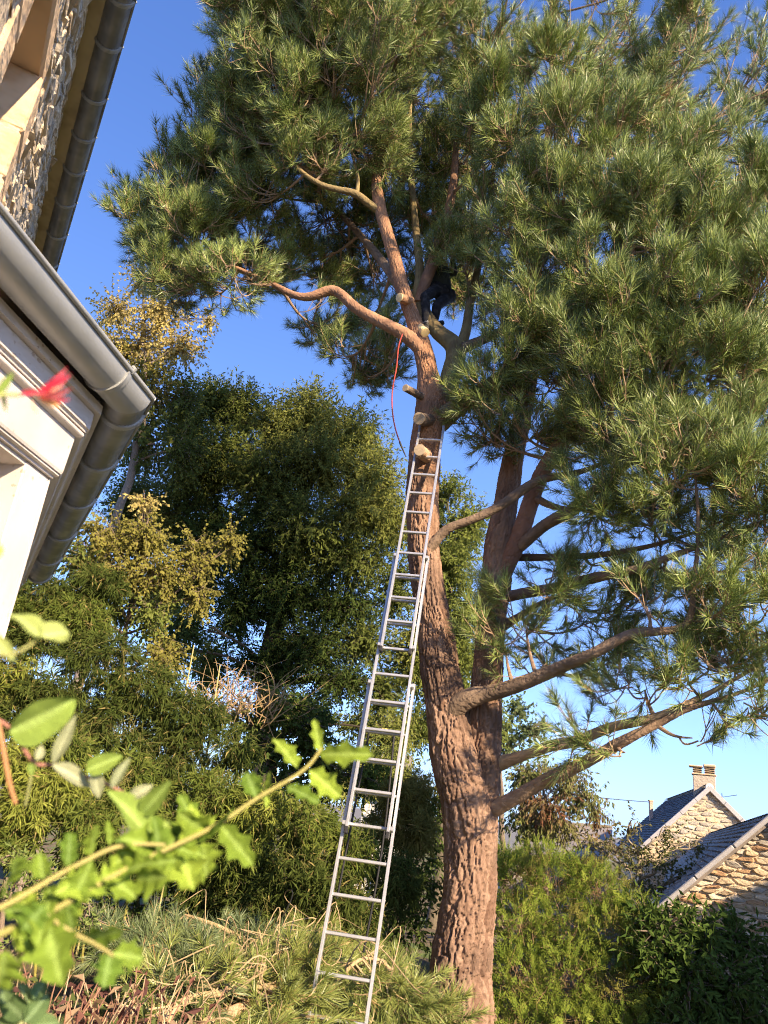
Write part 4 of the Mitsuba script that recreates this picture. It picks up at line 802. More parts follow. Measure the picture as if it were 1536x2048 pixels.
# ------------------------------------------------------------------ hedge, laurel, shrubs on the right
hedge = thing('conifer_hedge', 'bright green feathery conifer hedge to the right of the pine trunk', 'hedge')
rng = np.random.default_rng(71); lb, tb = MB(), MB()
hp = [PX(*q) for q in ((1030, 1760, 9.6, 60, 60, .5), (1110, 1760, 9.5, 70, 55, .5), (1190, 1780, 9.4, 70, 60, .5), (1040, 1850, 9.3, 70, 70, .5), (1130, 1850, 9.2, 80, 70, .5), (1220, 1870, 9.1, 70, 70, .5), (1040, 1950, 9.0, 80, 70, .5), (1140, 1950, 8.9, 90, 70, .5), (1230, 1970, 8.8, 80, 70, .5), (1040, 2060, 8.7, 90, 60, .5), (1150, 2060, 8.6, 90, 60, .5), (1250, 2060, 8.6, 80, 60, .5), (1270, 1830, 9.1, 45, 50, .4), (1000, 1720, 9.9, 40, 40, .4), (1080, 1710, 9.8, 40, 30, .3), (1160, 1725, 9.6, 35, 28, .3), (1300, 1960, 8.8, 50, 80, .4))]
for i, (c, r3) in enumerate(hp):
    area = (r3[0] * r3[1] * r3[2]) ** (2 / 3) * 4 * np.pi; n = int(area * 135)
    P, o = pad_points(rng, c, r3, n, .35, .28, 2.5, 7)
    k = len(P)
    D = unit(o * .8 + rng.normal(scale=.45, size=o.shape) + [0, 0, .45]); N = unit(np.cross(D, rng.normal(size=D.shape)))
    S = np.cross(N, D); m = 15
    t = np.linspace(0, 1, m)[None]; sd = np.where(np.arange(m) % 2, 1, -1)[None]
    L = .15 * rng.uniform(.6, 1.3, (k, 1))
    B = P[:, None] + D[:, None] * (L * t)[..., None] - D[:, None] * L[..., None] * .4
    d = unit(D[:, None] * (.75 + .25 * t)[..., None] + S[:, None] * (sd * .75 * (1 - .3 * t))[..., None] + rng.normal(scale=.16, size=(k, m, 3)))
    l2 = .055 * (1.15 - .75 * t) * rng.uniform(.7, 1.2, (k, m))
    v, f = leaves(B.reshape(-1, 3), d.reshape(-1, 3), np.repeat(N, m, 0) + rng.normal(scale=.2, size=(k * m, 3)), l2.ravel(), (l2 * .26).ravel(), .2, .05)
    c0, c1 = np.array((.11, .175, .028)), np.array((.29, .345, .065))
    w = np.clip(rng.uniform(0, 1, (k, 1)) * .75 + t * .35 + rng.uniform(-.1, .1, (k, m)), 0, 1)[..., None]
    col = c0 + (c1 - c0) * w
    br = (meshkit.fbm(P * 3.2, 2, 15) > .66); col[br] = col[br] * .5 + np.array([.24, .17, .07]) * .5
    lb.add(v, f, np.repeat(col.reshape(-1, 3), 4, 0))
    tb.add(np.stack([P - D * .25 + S * .003, P - D * .25 - S * .003, P], 1).reshape(-1, 3), np.arange(k * 3).reshape(-1, 3), (.20, .13, .07))
put(hedge + '__foliage', lb, leaf_m, kind='stuff'); put(hedge + '__twigs', tb, twig_m, kind='stuff')
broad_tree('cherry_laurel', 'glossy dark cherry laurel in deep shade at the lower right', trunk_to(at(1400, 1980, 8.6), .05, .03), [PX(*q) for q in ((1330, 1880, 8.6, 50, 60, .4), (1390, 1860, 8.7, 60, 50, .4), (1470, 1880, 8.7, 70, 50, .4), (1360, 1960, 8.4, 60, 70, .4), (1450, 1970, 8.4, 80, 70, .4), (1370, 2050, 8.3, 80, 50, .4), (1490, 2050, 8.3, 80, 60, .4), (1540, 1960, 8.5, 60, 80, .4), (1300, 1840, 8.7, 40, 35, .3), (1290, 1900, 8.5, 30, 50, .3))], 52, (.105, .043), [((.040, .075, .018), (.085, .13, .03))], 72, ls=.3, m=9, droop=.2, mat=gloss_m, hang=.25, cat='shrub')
broad_tree('quince_shrub', 'olive shrub with bare upright twigs in front of the far stone gable', trunk_to(at(1290, 1700, 12.5), .05, .03), [PX(*q) for q in ((1230, 1700, 12.5, 60, 32, .4), (1300, 1720, 12.3, 60, 40, .4), (1180, 1690, 12.7, 50, 22, .3), (1370, 1750, 12.2, 55, 35, .4), (1330, 1790, 12.1, 70, 35, .4), (1250, 1760, 12.2, 60, 35, .4), (1430, 1800, 12.2, 50, 30, .3), (1330, 1670, 12.4, 22, 40, .2), (1270, 1660, 12.5, 18, 30, .2), (1120, 1680, 12.9, 50, 25, .3), (1400, 1700, 12.3, 26, 26, .2))], 24, (.065, .034), [((.11, .115, .045), (.21, .20, .085)), ((.07, .09, .03), (.15, .16, .06))], 73, ls=.34, m=9, droop=.0, gap=.3, fr=3, hang=.1, bark=(.24, .2, .15), cat='shrub')
broad_tree('pittosporum_shrub', 'small evergreen shrub with rounded leaves at the left edge', trunk_to(at(40, 1760, 6.6), .03, .02), [PX(*q) for q in ((40, 1730, 6.6, 55, 35, .25), (90, 1760, 6.6, 35, 30, .2), (30, 1800, 6.6, 60, 40, .25), (110, 1830, 6.7, 50, 35, .25), (180, 1840, 6.9, 40, 28, .2), (60, 1860, 6.6, 60, 40, .25))], 55, (.055, .022), [((.10, .15, .04), (.22, .27, .09))], 74, ls=.16, m=8, droop=-.2, hang=-.2, cat='shrub', mat=gloss_m)

# ------------------------------------------------------------------ stone houses on the right
def gable_house(name, label, A, Ap, depth_dir, depth, wall_low, cat='house', slate=slate_m, cell=(.42, .17), seed=1, pal=(0, 1, 2, 4), right=True, gapw=.02, course=.14, verge_w=.15, ridge=True, rr=.12):
    """A: left eave of the near gable, Ap: its apex. The gable is symmetrical; the roof runs back along depth_dir."""
    k = thing(name, label, cat)
    A, Ap = np.asarray(A, float), np.asarray(Ap, float)
    ex = unit(vec(*(Ap - A)[:2], 0)); hw = (Ap - A)[:2] @ ex[:2]; rise = Ap[2] - A[2]
    ez = vec(0, 0, 1); dd = unit(vec(*depth_dir[:2], 0)); out = -unit(vec(-ex[1], ex[0], 0))       # towards the viewer
    if out @ (EYE - A) < 0: out = -out
    poly = Polygon([(0, -wall_low), (2 * hw, -wall_low), (2 * hw, 0), (hw, rise), (0, 0)])
    put(k + '__wall', extr(poly, .35, A - out * .35, ex, ez, out), mortar_m)
    rubble(k, Polygon([(.03, -wall_low * .55), (2 * hw - .03, -wall_low * .55), (2 * hw - .03, -.02), (hw, rise - .06), (.03, -.02)]), cell[0], cell[1], gapw, .03, seed, A, ex, ez, out, pal)
    for s in (-1, 1):
        e = A if s < 0 else A + ex * 2 * hw
        put(k + '__wall', block(e - out * .36 - vec(0, 0, wall_low), dd * (depth - .36), ex * .3 * -s, vec(0, 0, wall_low)), mortar_m)
        sl = unit(Ap - e); L = np.linalg.norm(Ap - e); nr = unit(np.cross(sl, dd)); nr *= np.sign(nr[2])
        ov = .10 + rr
        o = e - sl * ov + out * .10
        put(k + '__roof', block(o - nr * .05, sl * (L + ov), dd * (depth + .1), nr * .06), slate)
        # slates: overlapping courses
        mb = MB(); rg_ = np.random.default_rng(seed + 5 + s)
        nc = int((L + ov) / course); wsl = course * 1.5
        U_, V_ = np.meshgrid(np.arange(int(depth / wsl)), np.arange(nc), indexing='ij')
        U_ = U_.ravel(); V_ = V_.ravel()
        oo = o + nr * .012 + dd * ((U_ + .5 * (V_ % 2)) * wsl)[:, None] + sl * (V_ * course)[:, None]
        n_s = len(oo); lift = rg_.uniform(.014, .036, n_s)[:, None]; cv = rg_.uniform(0, .012, n_s)[:, None]
        a1 = oo + nr * lift + dd * .008; b1 = oo + nr * (lift + cv) + dd * (wsl - .008)
        c1_ = oo + sl * course * 1.25 + dd * (wsl - .008); d1 = oo + sl * course * 1.25 + dd * .008
        v = np.stack([a1, b1, c1_, d1, a1 - nr * .022, b1 - nr * .022], 1).reshape(-1, 3); i = np.arange(n_s)[:, None] * 6
        mb.add(v, np.stack([i + [0, 1, 2], i + [0, 2, 3], i + [0, 4, 5], i + [0, 5, 1]], 1).reshape(-1, 3))
        put(k + '__slates', mb, slate, kind='stuff')
        # verge flashing in lengths along the gable
        nv = max(3, int(L / .55))
        for j in range(nv):
            a = e - sl * ov + sl * (L + ov) * j / nv
            put(k + '__verge', block(a + nr * (.035 + .004 * (j % 2)) + out * .08, sl * ((L + ov) / nv - .012), out * .10, -nr * verge_w, .01), verge_m)
    if ridge:
        mb = MB(); nt = int(depth / .38)
        for j in range(nt):
            p = Ap + out * .1 + dd * (j * .38); t = np.linspace(-.35, np.pi + .35, 9)
            pf = []
            for q, r in ((0, rr), (.03, rr), (.36, rr * .84), (.37, rr * .84)):
                pf += [p + dd * q + ex * (r * math.cos(x)) + vec(0, 0, r * math.sin(x) - .02) for x in t]
            mb.add(pf, quads(4, 9, closed=False))
        put(k + '__ridge_tiles', mb, ridge_m, smooth=40, kind='stuff')
    return k, ex, hw, rise, out, dd

D1 = 30.0
def along(x, y, hdist): d = ray(x, y); return EYE + d * (hdist / np.hypot(d[0], d[1]))
rvp = ray(1147, 1667); rdirv = unit(vec(rvp[0], rvp[1], 0))
A1 = along(1280, 1694, D1)
gdir = vec(rdirv[1], -rdirv[0], 0)
# apex: on the gable plane through A1
dray = ray(1418, 1573); kk = ((A1 - EYE)[:2] @ rdirv[:2]) / (dray[:2] @ rdirv[:2]); Ap1 = EYE + dray * kk
h1, ex1, hw1, rise1, out1, dd1 = gable_house('stone_cottage', 'far stone cottage with a tall chimney on its slate ridge', A1, Ap1, rdirv, 14.0, 3.2, seed=81, cell=(.40, .15), pal=(1, 2, 4, 2, 1), gapw=.022)
# gutter end and white eave return
put(h1 + '__gutter', tube([A1 + out1 * .15 - ex1 * .22 - vec(0, 0, .12), A1 + dd1 * 13 - ex1 * .22 - vec(0, 0, .12)], .07, 10), verge_m, smooth=40)
put(h1 + '__ridge_end', tube([Ap1 + out1 * .17 - vec(0, 0, .03), Ap1 + out1 * .08 - vec(0, 0, .03)], .13, 14), plaster_m, smooth=40)
# chimney: stands on the ridge just behind the gable
ch = h1 + '__chimney'
cl_, cr_ = along(1387, 1585, D1 + 1.2), along(1432, 1585, D1 + 1.2)
cb = (cl_ + cr_) / 2; cw = np.linalg.norm((cr_ - cl_)[:2]); cex = unit(vec(*(cr_ - cl_)[:2], 0)); cey = vec(-cex[1], cex[0], 0)
ctop = along(1408, 1551, D1 + 1.2)[2]; ccap = along(1408, 1530, D1 + 1.2)[2]
o = cb - cex * cw / 2 - cey * cw * .3; o[2] = Ap1[2] - .7
put(ch, block(o, cex * cw, cey * cw * .62, vec(0, 0, ctop - o[2]), .02), render_m, label='rendered chimney stack')
ot = o.copy(); ot[2] = ctop
put(ch + '__cap', block(ot - cex * .04 - cey * .04, cex * (cw + .08), cey * (cw * .62 + .08), vec(0, 0, .04), .01), terra_m)
hh_ = ccap - ctop
for j, (a, b) in enumerate(((.0, .42), (.52, 1.0))):
    for q in range(4):
        put(ch + '__pot', block(ot + cex * cw * a + vec(0, 0, .04 + hh_ * .72 * q / 4), cex * cw * (b - a), cey * cw * .58, vec(0, 0, hh_ * .72 / 4 - .045), .008), terra_m)
        put(ch + '__pot', block(ot + cex * cw * (a + .04) + cey * .05 + vec(0, 0, .04 + hh_ * .72 * (q + 1) / 4 - .05), cex * cw * (b - a - .08), cey * cw * .48, vec(0, 0, .055)), room_m)
put(ch + '__cap', block(ot - cex * .12 - cey * .06 + vec(0, 0, hh_ * .72), cex * (cw * .62), cey * (cw * .62 + .12), vec(0, 0, .05), .012), terra_m)
put(ch + '__cap', block(ot + cex * cw * .48 - cey * .06 + vec(0, 0, hh_ * .76), cex * (cw * .56), cey * (cw * .62 + .12), vec(0, 0, .10), .03), terra_m)
# the nearer stone house
rz = along(1420, 1669, D1 - .1)[2]
dz = ray(1543, 1632); tan2 = dz[2] / np.hypot(dz[0], dz[1]); D2 = (rz - 1.7) / tan2
Ap2 = along(1543, 1632, D2)
rv2 = ray(1350, 1690); rdir2 = unit(vec(rv2[0], rv2[1], 0))
d_e = ray(1338, 1800); k2 = ((Ap2 - EYE)[:2] @ rdir2[:2]) / (d_e[:2] @ rdir2[:2]); A2 = EYE + d_e * k2
print('D2', D2, 'Ap2', Ap2, 'A2', A2, 'A1', A1, 'Ap1', Ap1)
h2, ex2, hw2, rise2, out2, dd2 = gable_house('stone_outbuilding', 'near stone house at the right edge with a warm grey slate roof and long verge', A2, Ap2, rdir2, max(2.0, ((A1 - Ap2) @ rdirv) / (rdir2 @ rdirv) - .1), 2.2, slate=slate_warm_m, seed=82, cell=(.20, .065), pal=(0, 1, 2, 4, 3, 1, 0), gapw=.008, course=.10, verge_w=.055, rr=.06)
put(h2 + '__gutter', tube([A2 + out2 * .1 - ex2 * .2 - vec(0, 0, .16), A2 + dd2 * 5 - ex2 * .2 - vec(0, 0, .16)], .055, 10), verge_m, smooth=40)
put(h2 + '__downpipe', tube(curve([A2 + out2 * .1 - ex2 * .2 - vec(0, 0, .2), A2 + out2 * .09 - ex2 * .1 - vec(0, 0, .34), A2 + out2 * .06 + ex2 * .02 - vec(0, 0, .5), A2 + out2 * .06 + ex2 * .02 - vec(0, 0, 2.2)], 20), .03, 10), plaster_m, smooth=40)
# far roofs
A3 = along(1020, 1705, 44); Ap3 = along(1085, 1645, 47)
gh = thing('far_house', 'far house with a long plain grey roof behind the red-leaved shrub', 'house')
e0, e1 = along(1010, 1712, 42), along(1215, 1712, 42); r0_, r1_ = along(1080, 1643, 46), along(1225, 1655, 46)
mb = MB(); V = np.array([e0, e1, r1_, r0_]); nr_ = unit(np.cross(V[1] - V[0], V[3] - V[0])); mb.add(np.vstack([V, V - nr_ * .15]), [[0, 1, 2], [0, 2, 3], [4, 6, 5], [4, 7, 6], [0, 4, 5], [0, 5, 1], [1, 5, 6], [1, 6, 2], [2, 6, 7], [2, 7, 3], [3, 7, 4], [3, 4, 0]])
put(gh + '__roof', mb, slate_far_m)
put(gh + '__wall', block(e0 + vec(0, .4, -3.2), e1 - e0, vec(0, 5, 0), vec(0, 0, 3.1)), STONES[1])
mb = MB()
for j in range(24):
    a = r0_ + (r1_ - r0_) * (j / 24); mb.add(*tube([a, a + (r1_ - r0_) / 24 * .96], [.11, .09], 8))
put(gh + '__ridge_tiles', mb, ridge_m, kind='stuff')
wh = thing('white_house', 'pale rendered house glimpsed through leaves behind the ladder', 'house')
b0, b1 = along(722, 1640, 24), along(795, 1650, 24); zt = along(760, 1585, 24)[2]
ex_ = unit(vec(*(b1 - b0)[:2], 0)); wl_ = np.linalg.norm((b1 - b0)[:2]); ey_ = vec(-ex_[1], ex_[0], 0)
put(wh + '__wall', block(vec(b0[0], b0[1], -1.2), ex_ * wl_, ey_ * 5, vec(0, 0, zt + 1.2)), plaster_m)
rsl = unit(ey_ * .75 + vec(0, 0, .66))
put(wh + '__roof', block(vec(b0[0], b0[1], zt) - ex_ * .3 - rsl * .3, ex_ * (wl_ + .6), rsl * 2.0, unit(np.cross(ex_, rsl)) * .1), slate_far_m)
# antenna, overhead line and its post
an = thing('tv_antenna', 'thin television antenna behind the far cottage roof', 'antenna')
p = along(1444, 1592, D1 + 6)
put(an + '__mast', tube([p - vec(0, 0, 1.5), p + vec(0, 0, .12)], .015, 8), wire_m)
a, b = along(1440, 1595, D1 + 6), along(1474, 1590, D1 + 6)
put(an + '__boom', tube([a, b], .011, 6), wire_m)
for t in (.15, .4, .65, .9):
    q = a * (1 - t) + b * t; put(an + '__element', tube([q - rdirv * .25, q + rdirv * .25], .006, 5), wire_m)
sm = thing('small_chimney', 'small pinkish chimney behind the slate ridge of the far cottage', 'chimney')
p = along(1303, 1611, D1 + 9); w_ = 6.5 * dep(p) / FPX
put(sm + '__stack', block(p - vec(w_ / 2, 0, 1.6), vec(w_, 0, 0), vec(0, w_, 0), vec(0, 0, 1.78), .01), stone('pink_render', (.52, .38, .30), (.42, .30, .24)))
put(sm + '__cap', block(p - vec(w_ / 2 + .03, .03, -.18), vec(w_ + .06, 0, 0), vec(0, w_ + .06, 0), vec(0, 0, .05), .01), terra_m)
ln = thing('overhead_line', 'thin black overhead line running to the small chimney', 'cable')
put(ln + '__wire', tube(curve([along(1010, 1555, 34), along(1100, 1578, 35), along(1215, 1597, 37), along(1299, 1604, D1 + 9)], 30), .016, 5), wire_m)
# the neighbour's house, outside the frame on the right: its shadow lies over the lower right
nh = thing('neighbour_house', 'rendered house standing to the right of the garden', 'house')
put(nh + '__wall', block(vec(8.0, .8, -.3), vec(7, 0, 0), vec(0, 2.8, 0), vec(0, 0, 4.7)), plaster_m)
pr_ = Polygon([(-.35, 0), (7.35, 0), (3.5, 1.9)])
put(nh + '__roof', extr(pr_, 3.1, vec(8.0, .6, 4.4), vec(1, 0, 0), vec(0, 0, 1), vec(0, 1, 0)), slate_m)

# ------------------------------------------------------------------ ladder
lad = thing('extension_ladder', 'tall aluminium extension ladder in three sections leaning on the pine', 'ladder')
LB0, LT0 = vec(.090, 6.702, .220), vec(.462, 8.370, 5.842)
lax = unit(LT0 - LB0); psi = math.radians(9)
llat = unit(vec(math.cos(psi), -math.sin(psi), 0)); llat = unit(llat - lax * (llat @ lax)); lnor = np.cross(llat, lax); lnor *= -np.sign(lnor[1])   # towards the viewer
def lp(k, u, w): return LB0 + lax * (.28 * k) + llat * u + lnor * w
SEC = [(.43, -1.05, 9.75, 0.0), (.355, 4.72, 14.95, .055), (.285, 10.80, 21.75, .110)]
for si_, (wd, k0, k1, off) in enumerate(SEC):
    for s in (-1, 1):
        a, b = lp(k0, s * wd / 2, off), lp(k1, s * wd / 2, off)
        key = put(lad + '__stile', block(a - llat * .0125 - lnor * .026, llat * .025, lnor * .052, b - a, .003), alu_m)
        for kk_, zz_ in ((k0, -.02), (k1, -.04)):
            put(key + '__cap', block(lp(kk_, s * wd / 2, off) - llat * .0145 - lnor * .028 + lax * zz_, llat * .029, lnor * .056, lax * .06, .004), black_m if kk_ == k0 else alu_m)
    k = math.ceil(k0 + .3)
    while k < k1 - .1:
        a, b = lp(k, -wd / 2 + .01, off), lp(k, wd / 2 - .01, off)
        put(lad + '__rung', block(a - lnor * .015 - lax * .013, b - a, lnor * .030, lax * .026, .004), alu_m)
        k += 1
for kk_, (wd, off) in ((9.6, (.40, .03)), (14.8, (.325, .085)), (10.95, (.325, .085)), (4.9, (.40, .03))):
    for s in (-1, 1):
        put(lad + '__guide_hook', block(lp(kk_, s * wd / 2, off) - llat * .022 - lnor * .045, llat * .044, lnor * .09, lax * .035, .003), alu_m)
for j, (pa, pb, pc) in enumerate((((738, 1466), (706, 1630), (674, 1797)), ((788, 1471), (765, 1690), (727, 1905)))):
    q = [at(x, y, Y) for (x, y), Y in zip((pa, pb, pc), (7.72, 7.70, 7.68))]
    d_ = unit(q[-1] - q[0])
    put(lad + '__strap', tube(curve(q, 24), .0105, 8), black_m, smooth=True, label='black pull strap hanging from a rung')
yr = thing('yellow_rope', 'short end of yellow rope lying on a ladder rung', 'rope')
mb = MB(); c0_ = at(770, 1463, 7.46)
for j in range(3):
    t = np.linspace(0, 1, 12); mb.add(*tube(np.stack([c0_[0] + (t - .5) * .14, c0_[1] + .02 * np.sin(6 * t + j * 2), c0_[2] + .012 * np.cos(7 * t + j * 2.1) + .012 - .10 * (t - .5) ** 2], 1), .006, 6), (.62, .52, .16))
put(yr + '__strands', mb, rope_m, smooth=True)

rr_ = thing('climbing_rope', 'thin red rope with a black tip hanging from the pine beside the ladder top', 'rope')
q = np.array([at(x, y, 8.3) for x, y in ((805, 668), (798, 690), (793, 735), (786, 772), (784, 805), (788, 845), (798, 880), (806, 900), (812, 914))])
cq = curve(q, 60); f_ = np.linspace(0, 1, 60)[:, None]
rc = np.where(f_ < .62, [[.36, .06, .05]], [[.09, .02, .025]])
V, Fc = tube(cq[:54], .0085, 8)
put(rr_ + '__cord', MB().add(V, Fc, np.vstack([np.repeat(rc[:54], 8, 0), rc[:1], rc[53:54]])), rope_m, smooth=True)
put(rr_ + '__tip', tube(cq[52:], np.linspace(.014, .007, 8), 8), black_m, smooth=True)

# ------------------------------------------------------------------ the climber
def hull_body(bones, ref=.02, it=6):
    parts = []
    for (a, ra, b, rb) in bones:
        s1 = m3.Manifold.sphere(ra, 20).translate(tuple(a)); s2 = m3.Manifold.sphere(rb, 20).translate(tuple(b))
        parts.append((s1 + s2).hull())
    m = parts[0]
    for q in parts[1:]: m = m + q
    m = m.refine_to_length(ref).to_mesh()
    tm = trimesh.Trimesh(np.array(m.vert_properties[:, :3]), np.array(m.tri_verts), process=True)
    trimesh.smoothing.filter_taubin(tm, iterations=it)
    return np.array(tm.vertices), np.array(tm.faces)
per = thing('person', 'person in dark trousers crouched high in the fork of the pine', 'person')
hipc = at(885, 585, 9.12)
hipL, hipR = hipc + vec(-.09, -.06, 0), hipc + vec(.09, .06, 0)
kneeL, ankL = at(850, 594, 8.84), at(853, 650, 8.90)
kneeR, ankR = at(874, 612, 8.98), at(868, 648, 9.08)
chest = hipc + vec(-.10, -.02, .36); neck = hipc + vec(-.14, -.02, .52); headc = hipc + vec(-.19, -.06, .68)
shL, shR = neck + vec(-.10, -.15, -.05), neck + vec(.10, .15, -.05)
toeL = ankL + vec(-.16, -.08, -.07); heelL = ankL + vec(.05, .02, -.07)
toeR = ankR + vec(.10, -.13, -.06); heelR = ankR + vec(-.05, .03, -.06)
put(per + '__trousers', hull_body([(hipL, .115, hipR, .115), (hipL, .10, kneeL, .068), (kneeL, .068, ankL, .052), (hipR, .10, kneeR, .068), (kneeR, .068, ankR, .052), (hipc, .14, hipc + vec(-.03, 0, .12), .13)], .025), trouser_m, smooth=True, label='dark work trousers')
handL, elL = at(878, 505, 8.80), at(858, 540, 8.86)
handR, elR = at(905, 520, 9.0), at(908, 545, 9.2)
put(per + '__jacket', hull_body([(hipc + vec(-.03, 0, .10), .15, chest, .16), (chest, .15, neck, .09), (shL, .075, shR, .075), (shL, .072, elL, .052), (elL, .052, handL, .038), (shR, .072, elR, .052), (elR, .052, handR, .038)], .025), jacket_m, smooth=True, label='dark green jacket')
def head_mesh():
    s = trimesh.creation.icosphere(4, 1.0); v = np.array(s.vertices)
    x, y, z = v.T
    front = np.clip(-y, 0, 1)
    sc = np.stack([x * .075 * (1 - .18 * np.clip(-z, 0, 1)), y * .095, z * .115], 1)
    nose = np.exp(-((x / .16) ** 2 + ((z + .05) / .22) ** 2)) * (y < 0); sc[:, 1] -= nose * .022
    for sx in (-1, 1): sc[:, 1] += .012 * np.exp(-(((x - sx * .36) / .16) ** 2 + ((z - .10) / .12) ** 2)) * (y < 0)
    sc[:, 1] += .006 * np.exp(-((x / .3) ** 2 + ((z + .42) / .05) ** 2)) * (y < 0)
    for sx in (-1, 1): sc[:, 0] += sx * .016 * np.exp(-(((y) / .22) ** 2 + ((z - .02) / .26) ** 2)) * (np.sign(x) == sx) * (np.abs(x) > .8)
    return sc, np.array(s.faces)
hv, hf = head_mesh(); a_h = math.radians(-70); Rz = np.array([[math.cos(a_h), -math.sin(a_h), 0], [math.sin(a_h), math.cos(a_h), 0], [0, 0, 1]])
sk = MB().add(hv @ Rz.T + headc, hf).add(*tube([neck - vec(0, 0, .03), headc - vec(0, 0, .06)], [.055, .052], 14))
def hand(c, d, n_):
    d = unit(d); s = unit(np.cross(d, n_)); n2 = np.cross(s, d); B_ = [(c, .020, c + d * .07 + s * .022, .014), (c, .020, c + d * .07 - s * .022, .014)]
    for j, (u, L) in enumerate(((-.028, .062), (-.010, .072), (.010, .070), (.028, .055))):
        p0 = c + d * .07 + s * u; p1 = p0 + d * L * .45 - n2 * .012; p2 = p1 + d * L * .25 - n2 * .028; p3 = p2 - d * .004 - n2 * .022
        B_ += [(p0, .0095, p1, .0088), (p1, .0088, p2, .008), (p2, .008, p3, .007)]
    t0_ = c + d * .02 - s * .024; t1_ = t0_ + d * .03 - s * .026 - n2 * .012; t2_ = t1_ + d * .026 - n2 * .020
    B_ += [(t0_, .012, t1_, .010), (t1_, .010, t2_, .0085)]
    return hull_body(B_, .006, 4)
sk.add(*hand(handL, handL - elL, vec(0, -1, .2))); sk.add(*hand(handR, handR - elR, vec(0, -1, .2)))
put(per + '__skin', sk, skin_m, smooth=True)
hm = hv * [1.06, 1.06, 1.05]; keep = (hv[:, 2] > .035) | (hv[:, 1] > .03); ff = hf[keep[hf].all(1)]
put(per + '__hair', ((hm + vec(0, .004, .006)) @ Rz.T + headc, ff), hair_m, smooth=True)
for an_, he, to in ((ankL, heelL, toeL), (ankR, heelR, toeR)):
    bt = put(per + '__boot', hull_body([(an_ - vec(0, 0, .01), .058, he, .042), (he, .042, (he + to) / 2, .045), ((he + to) / 2, .046, to, .038)], .02), boot_m, smooth=True)
    put(bt + '__sock', tube([an_ + vec(0, 0, .005), an_ + vec(0, 0, .05)], [.060, .058], 16), sock_m, smooth=True)

# ------------------------------------------------------------------ cut pine branches on the ground
TAN = (.36, .27, .155)
def cut_branch(label, pts, r0, nside, seed, K=60, wood=(.40, .29, .16), curly=10, tl=.28, green=None):
    rng = np.random.default_rng(seed); k = thing('cut_pine_branch', label, 'branch')
    p = curve(np.asarray(pts, float), 30); p[:, 2] = np.maximum(p[:, 2], .02)
    V, Fc, cc = bark_tube(np.hstack([p, np.linspace(r0, .012, 30)[:, None]]), 24, .02, .003, .03, .06, seed, (np.array(wood) * .9, np.array(wood) * 1.15, np.array(wood) * .7))
    put(k + '__stem', (V, Fc), bark_m, smooth=True, color=cc)
    d = unit(p[0] - p[1]); put(k + '__sawn_face', tube([p[0] - d * .002, p[0] + d * .008], [r0 * .98, r0 * .96], 20), wood_m)
    nb_, tw_ = MB(), MB()
    for j in range(int(nside * 1.6)):
        t = int(rng.integers(6, 30)); D = unit(p[min(t + 1, 29)] - p[t - 1])
        o = unit(D * .8 + rng.normal(scale=.8, size=3) + vec(0, 0, .25)); e = p[t] + o * rng.uniform(.25, .6); e[2] = min(max(e[2], .04), p[t][2] + .08, .42)
        bough(nb_, tw_, p[t], e, rng, 5, rad=.010, L=.16, K=K, tone=TAN, tl=tl * .7, up=-.12, green=green)
    for j in range(curly):
        t = int(rng.integers(4, 29)); a = p[t]; e = a + vec(*rng.normal(scale=.28, size=2), rng.uniform(.0, .22))
        m1 = a * .6 + e * .4 + rng.normal(scale=.14, size=3); m2 = a * .25 + e * .75 + rng.normal(scale=.12, size=3)
        tw_.add(*tube(curve([a, m1, m2, e], 14), np.linspace(.007, .003, 14), 5), np.array(TAN) * rng.uniform(.7, 1.15))
    put(k + '__twigs', tw_, twig_m, kind='stuff'); put(k + '__needles', nb_, needle_m, kind='stuff')
    return k
def G(x, y, Y): return at(x, y, Y)
GB = (np.array([.075, .11, .048]), np.array([.15, .19, .08])); GG = (np.array([.10, .135, .034]), np.array([.24, .27, .07]))
cut_branch('cut pine branch with a long bare tan stem arching left of the ladder foot', [G(315, 2080, 5.9), G(345, 2020, 6.1), G(430, 1988, 6.4), G(530, 1974, 6.8), G(585, 1980, 7.0)], .035, 12, 91, green=GG, curly=16)
cut_branch('cut pine branch bending over behind the ladder foot towards the trunk', [G(640, 2000, 6.9), G(680, 1958, 7.1), G(712, 1924, 7.2), G(752, 1918, 7.3), G(785, 1945, 7.4), G(805, 1985, 7.5)], .018, 10, 92, green=GG, curly=10)
cut_branch('thick sawn pinkish pine log lying in the needles', [G(415, 2052, 6.3), G(480, 2018, 6.7), G(560, 1992, 7.2), G(640, 1972, 7.6)], .055, 10, 93, wood=(.46, .29, .18), green=GG)
cut_branch('cut pine branch lying right of the ladder with its tip at the trunk', [G(725, 2005, 7.4), G(765, 2022, 7.3), G(805, 2045, 7.2), G(850, 2072, 7.1)], .020, 7, 94, green=GG)
cut_branch('shaded grey-green cut pine bough left of the ladder', [G(600, 1960, 7.6), G(520, 1900, 7.8), G(430, 1850, 7.9), G(370, 1830, 8.0)], .03, 22, 95, green=GB, curly=6)
cut_branch('cut pine bough with blue-green needles at the left of the heap', [G(480, 1990, 7.0), G(400, 1950, 7.1), G(340, 1920, 7.2), G(290, 1900, 7.3)], .03, 22, 96, green=GB, curly=5)
cut_branch('short mossy cut log left of the heap', [G(275, 2003, 6.4), G(300, 1998, 6.45), G(335, 1992, 6.5), G(360, 1985, 6.6)], .035, 4, 97, wood=(.36, .33, .22), green=GB, curly=2)
cut_branch('bare tangled cut pine top in the middle of the heap', [G(400, 1950, 7.0), G(480, 1930, 7.1), G(560, 1935, 7.2), G(640, 1920, 7.3)], .022, 14, 98, green=GG, curly=24)
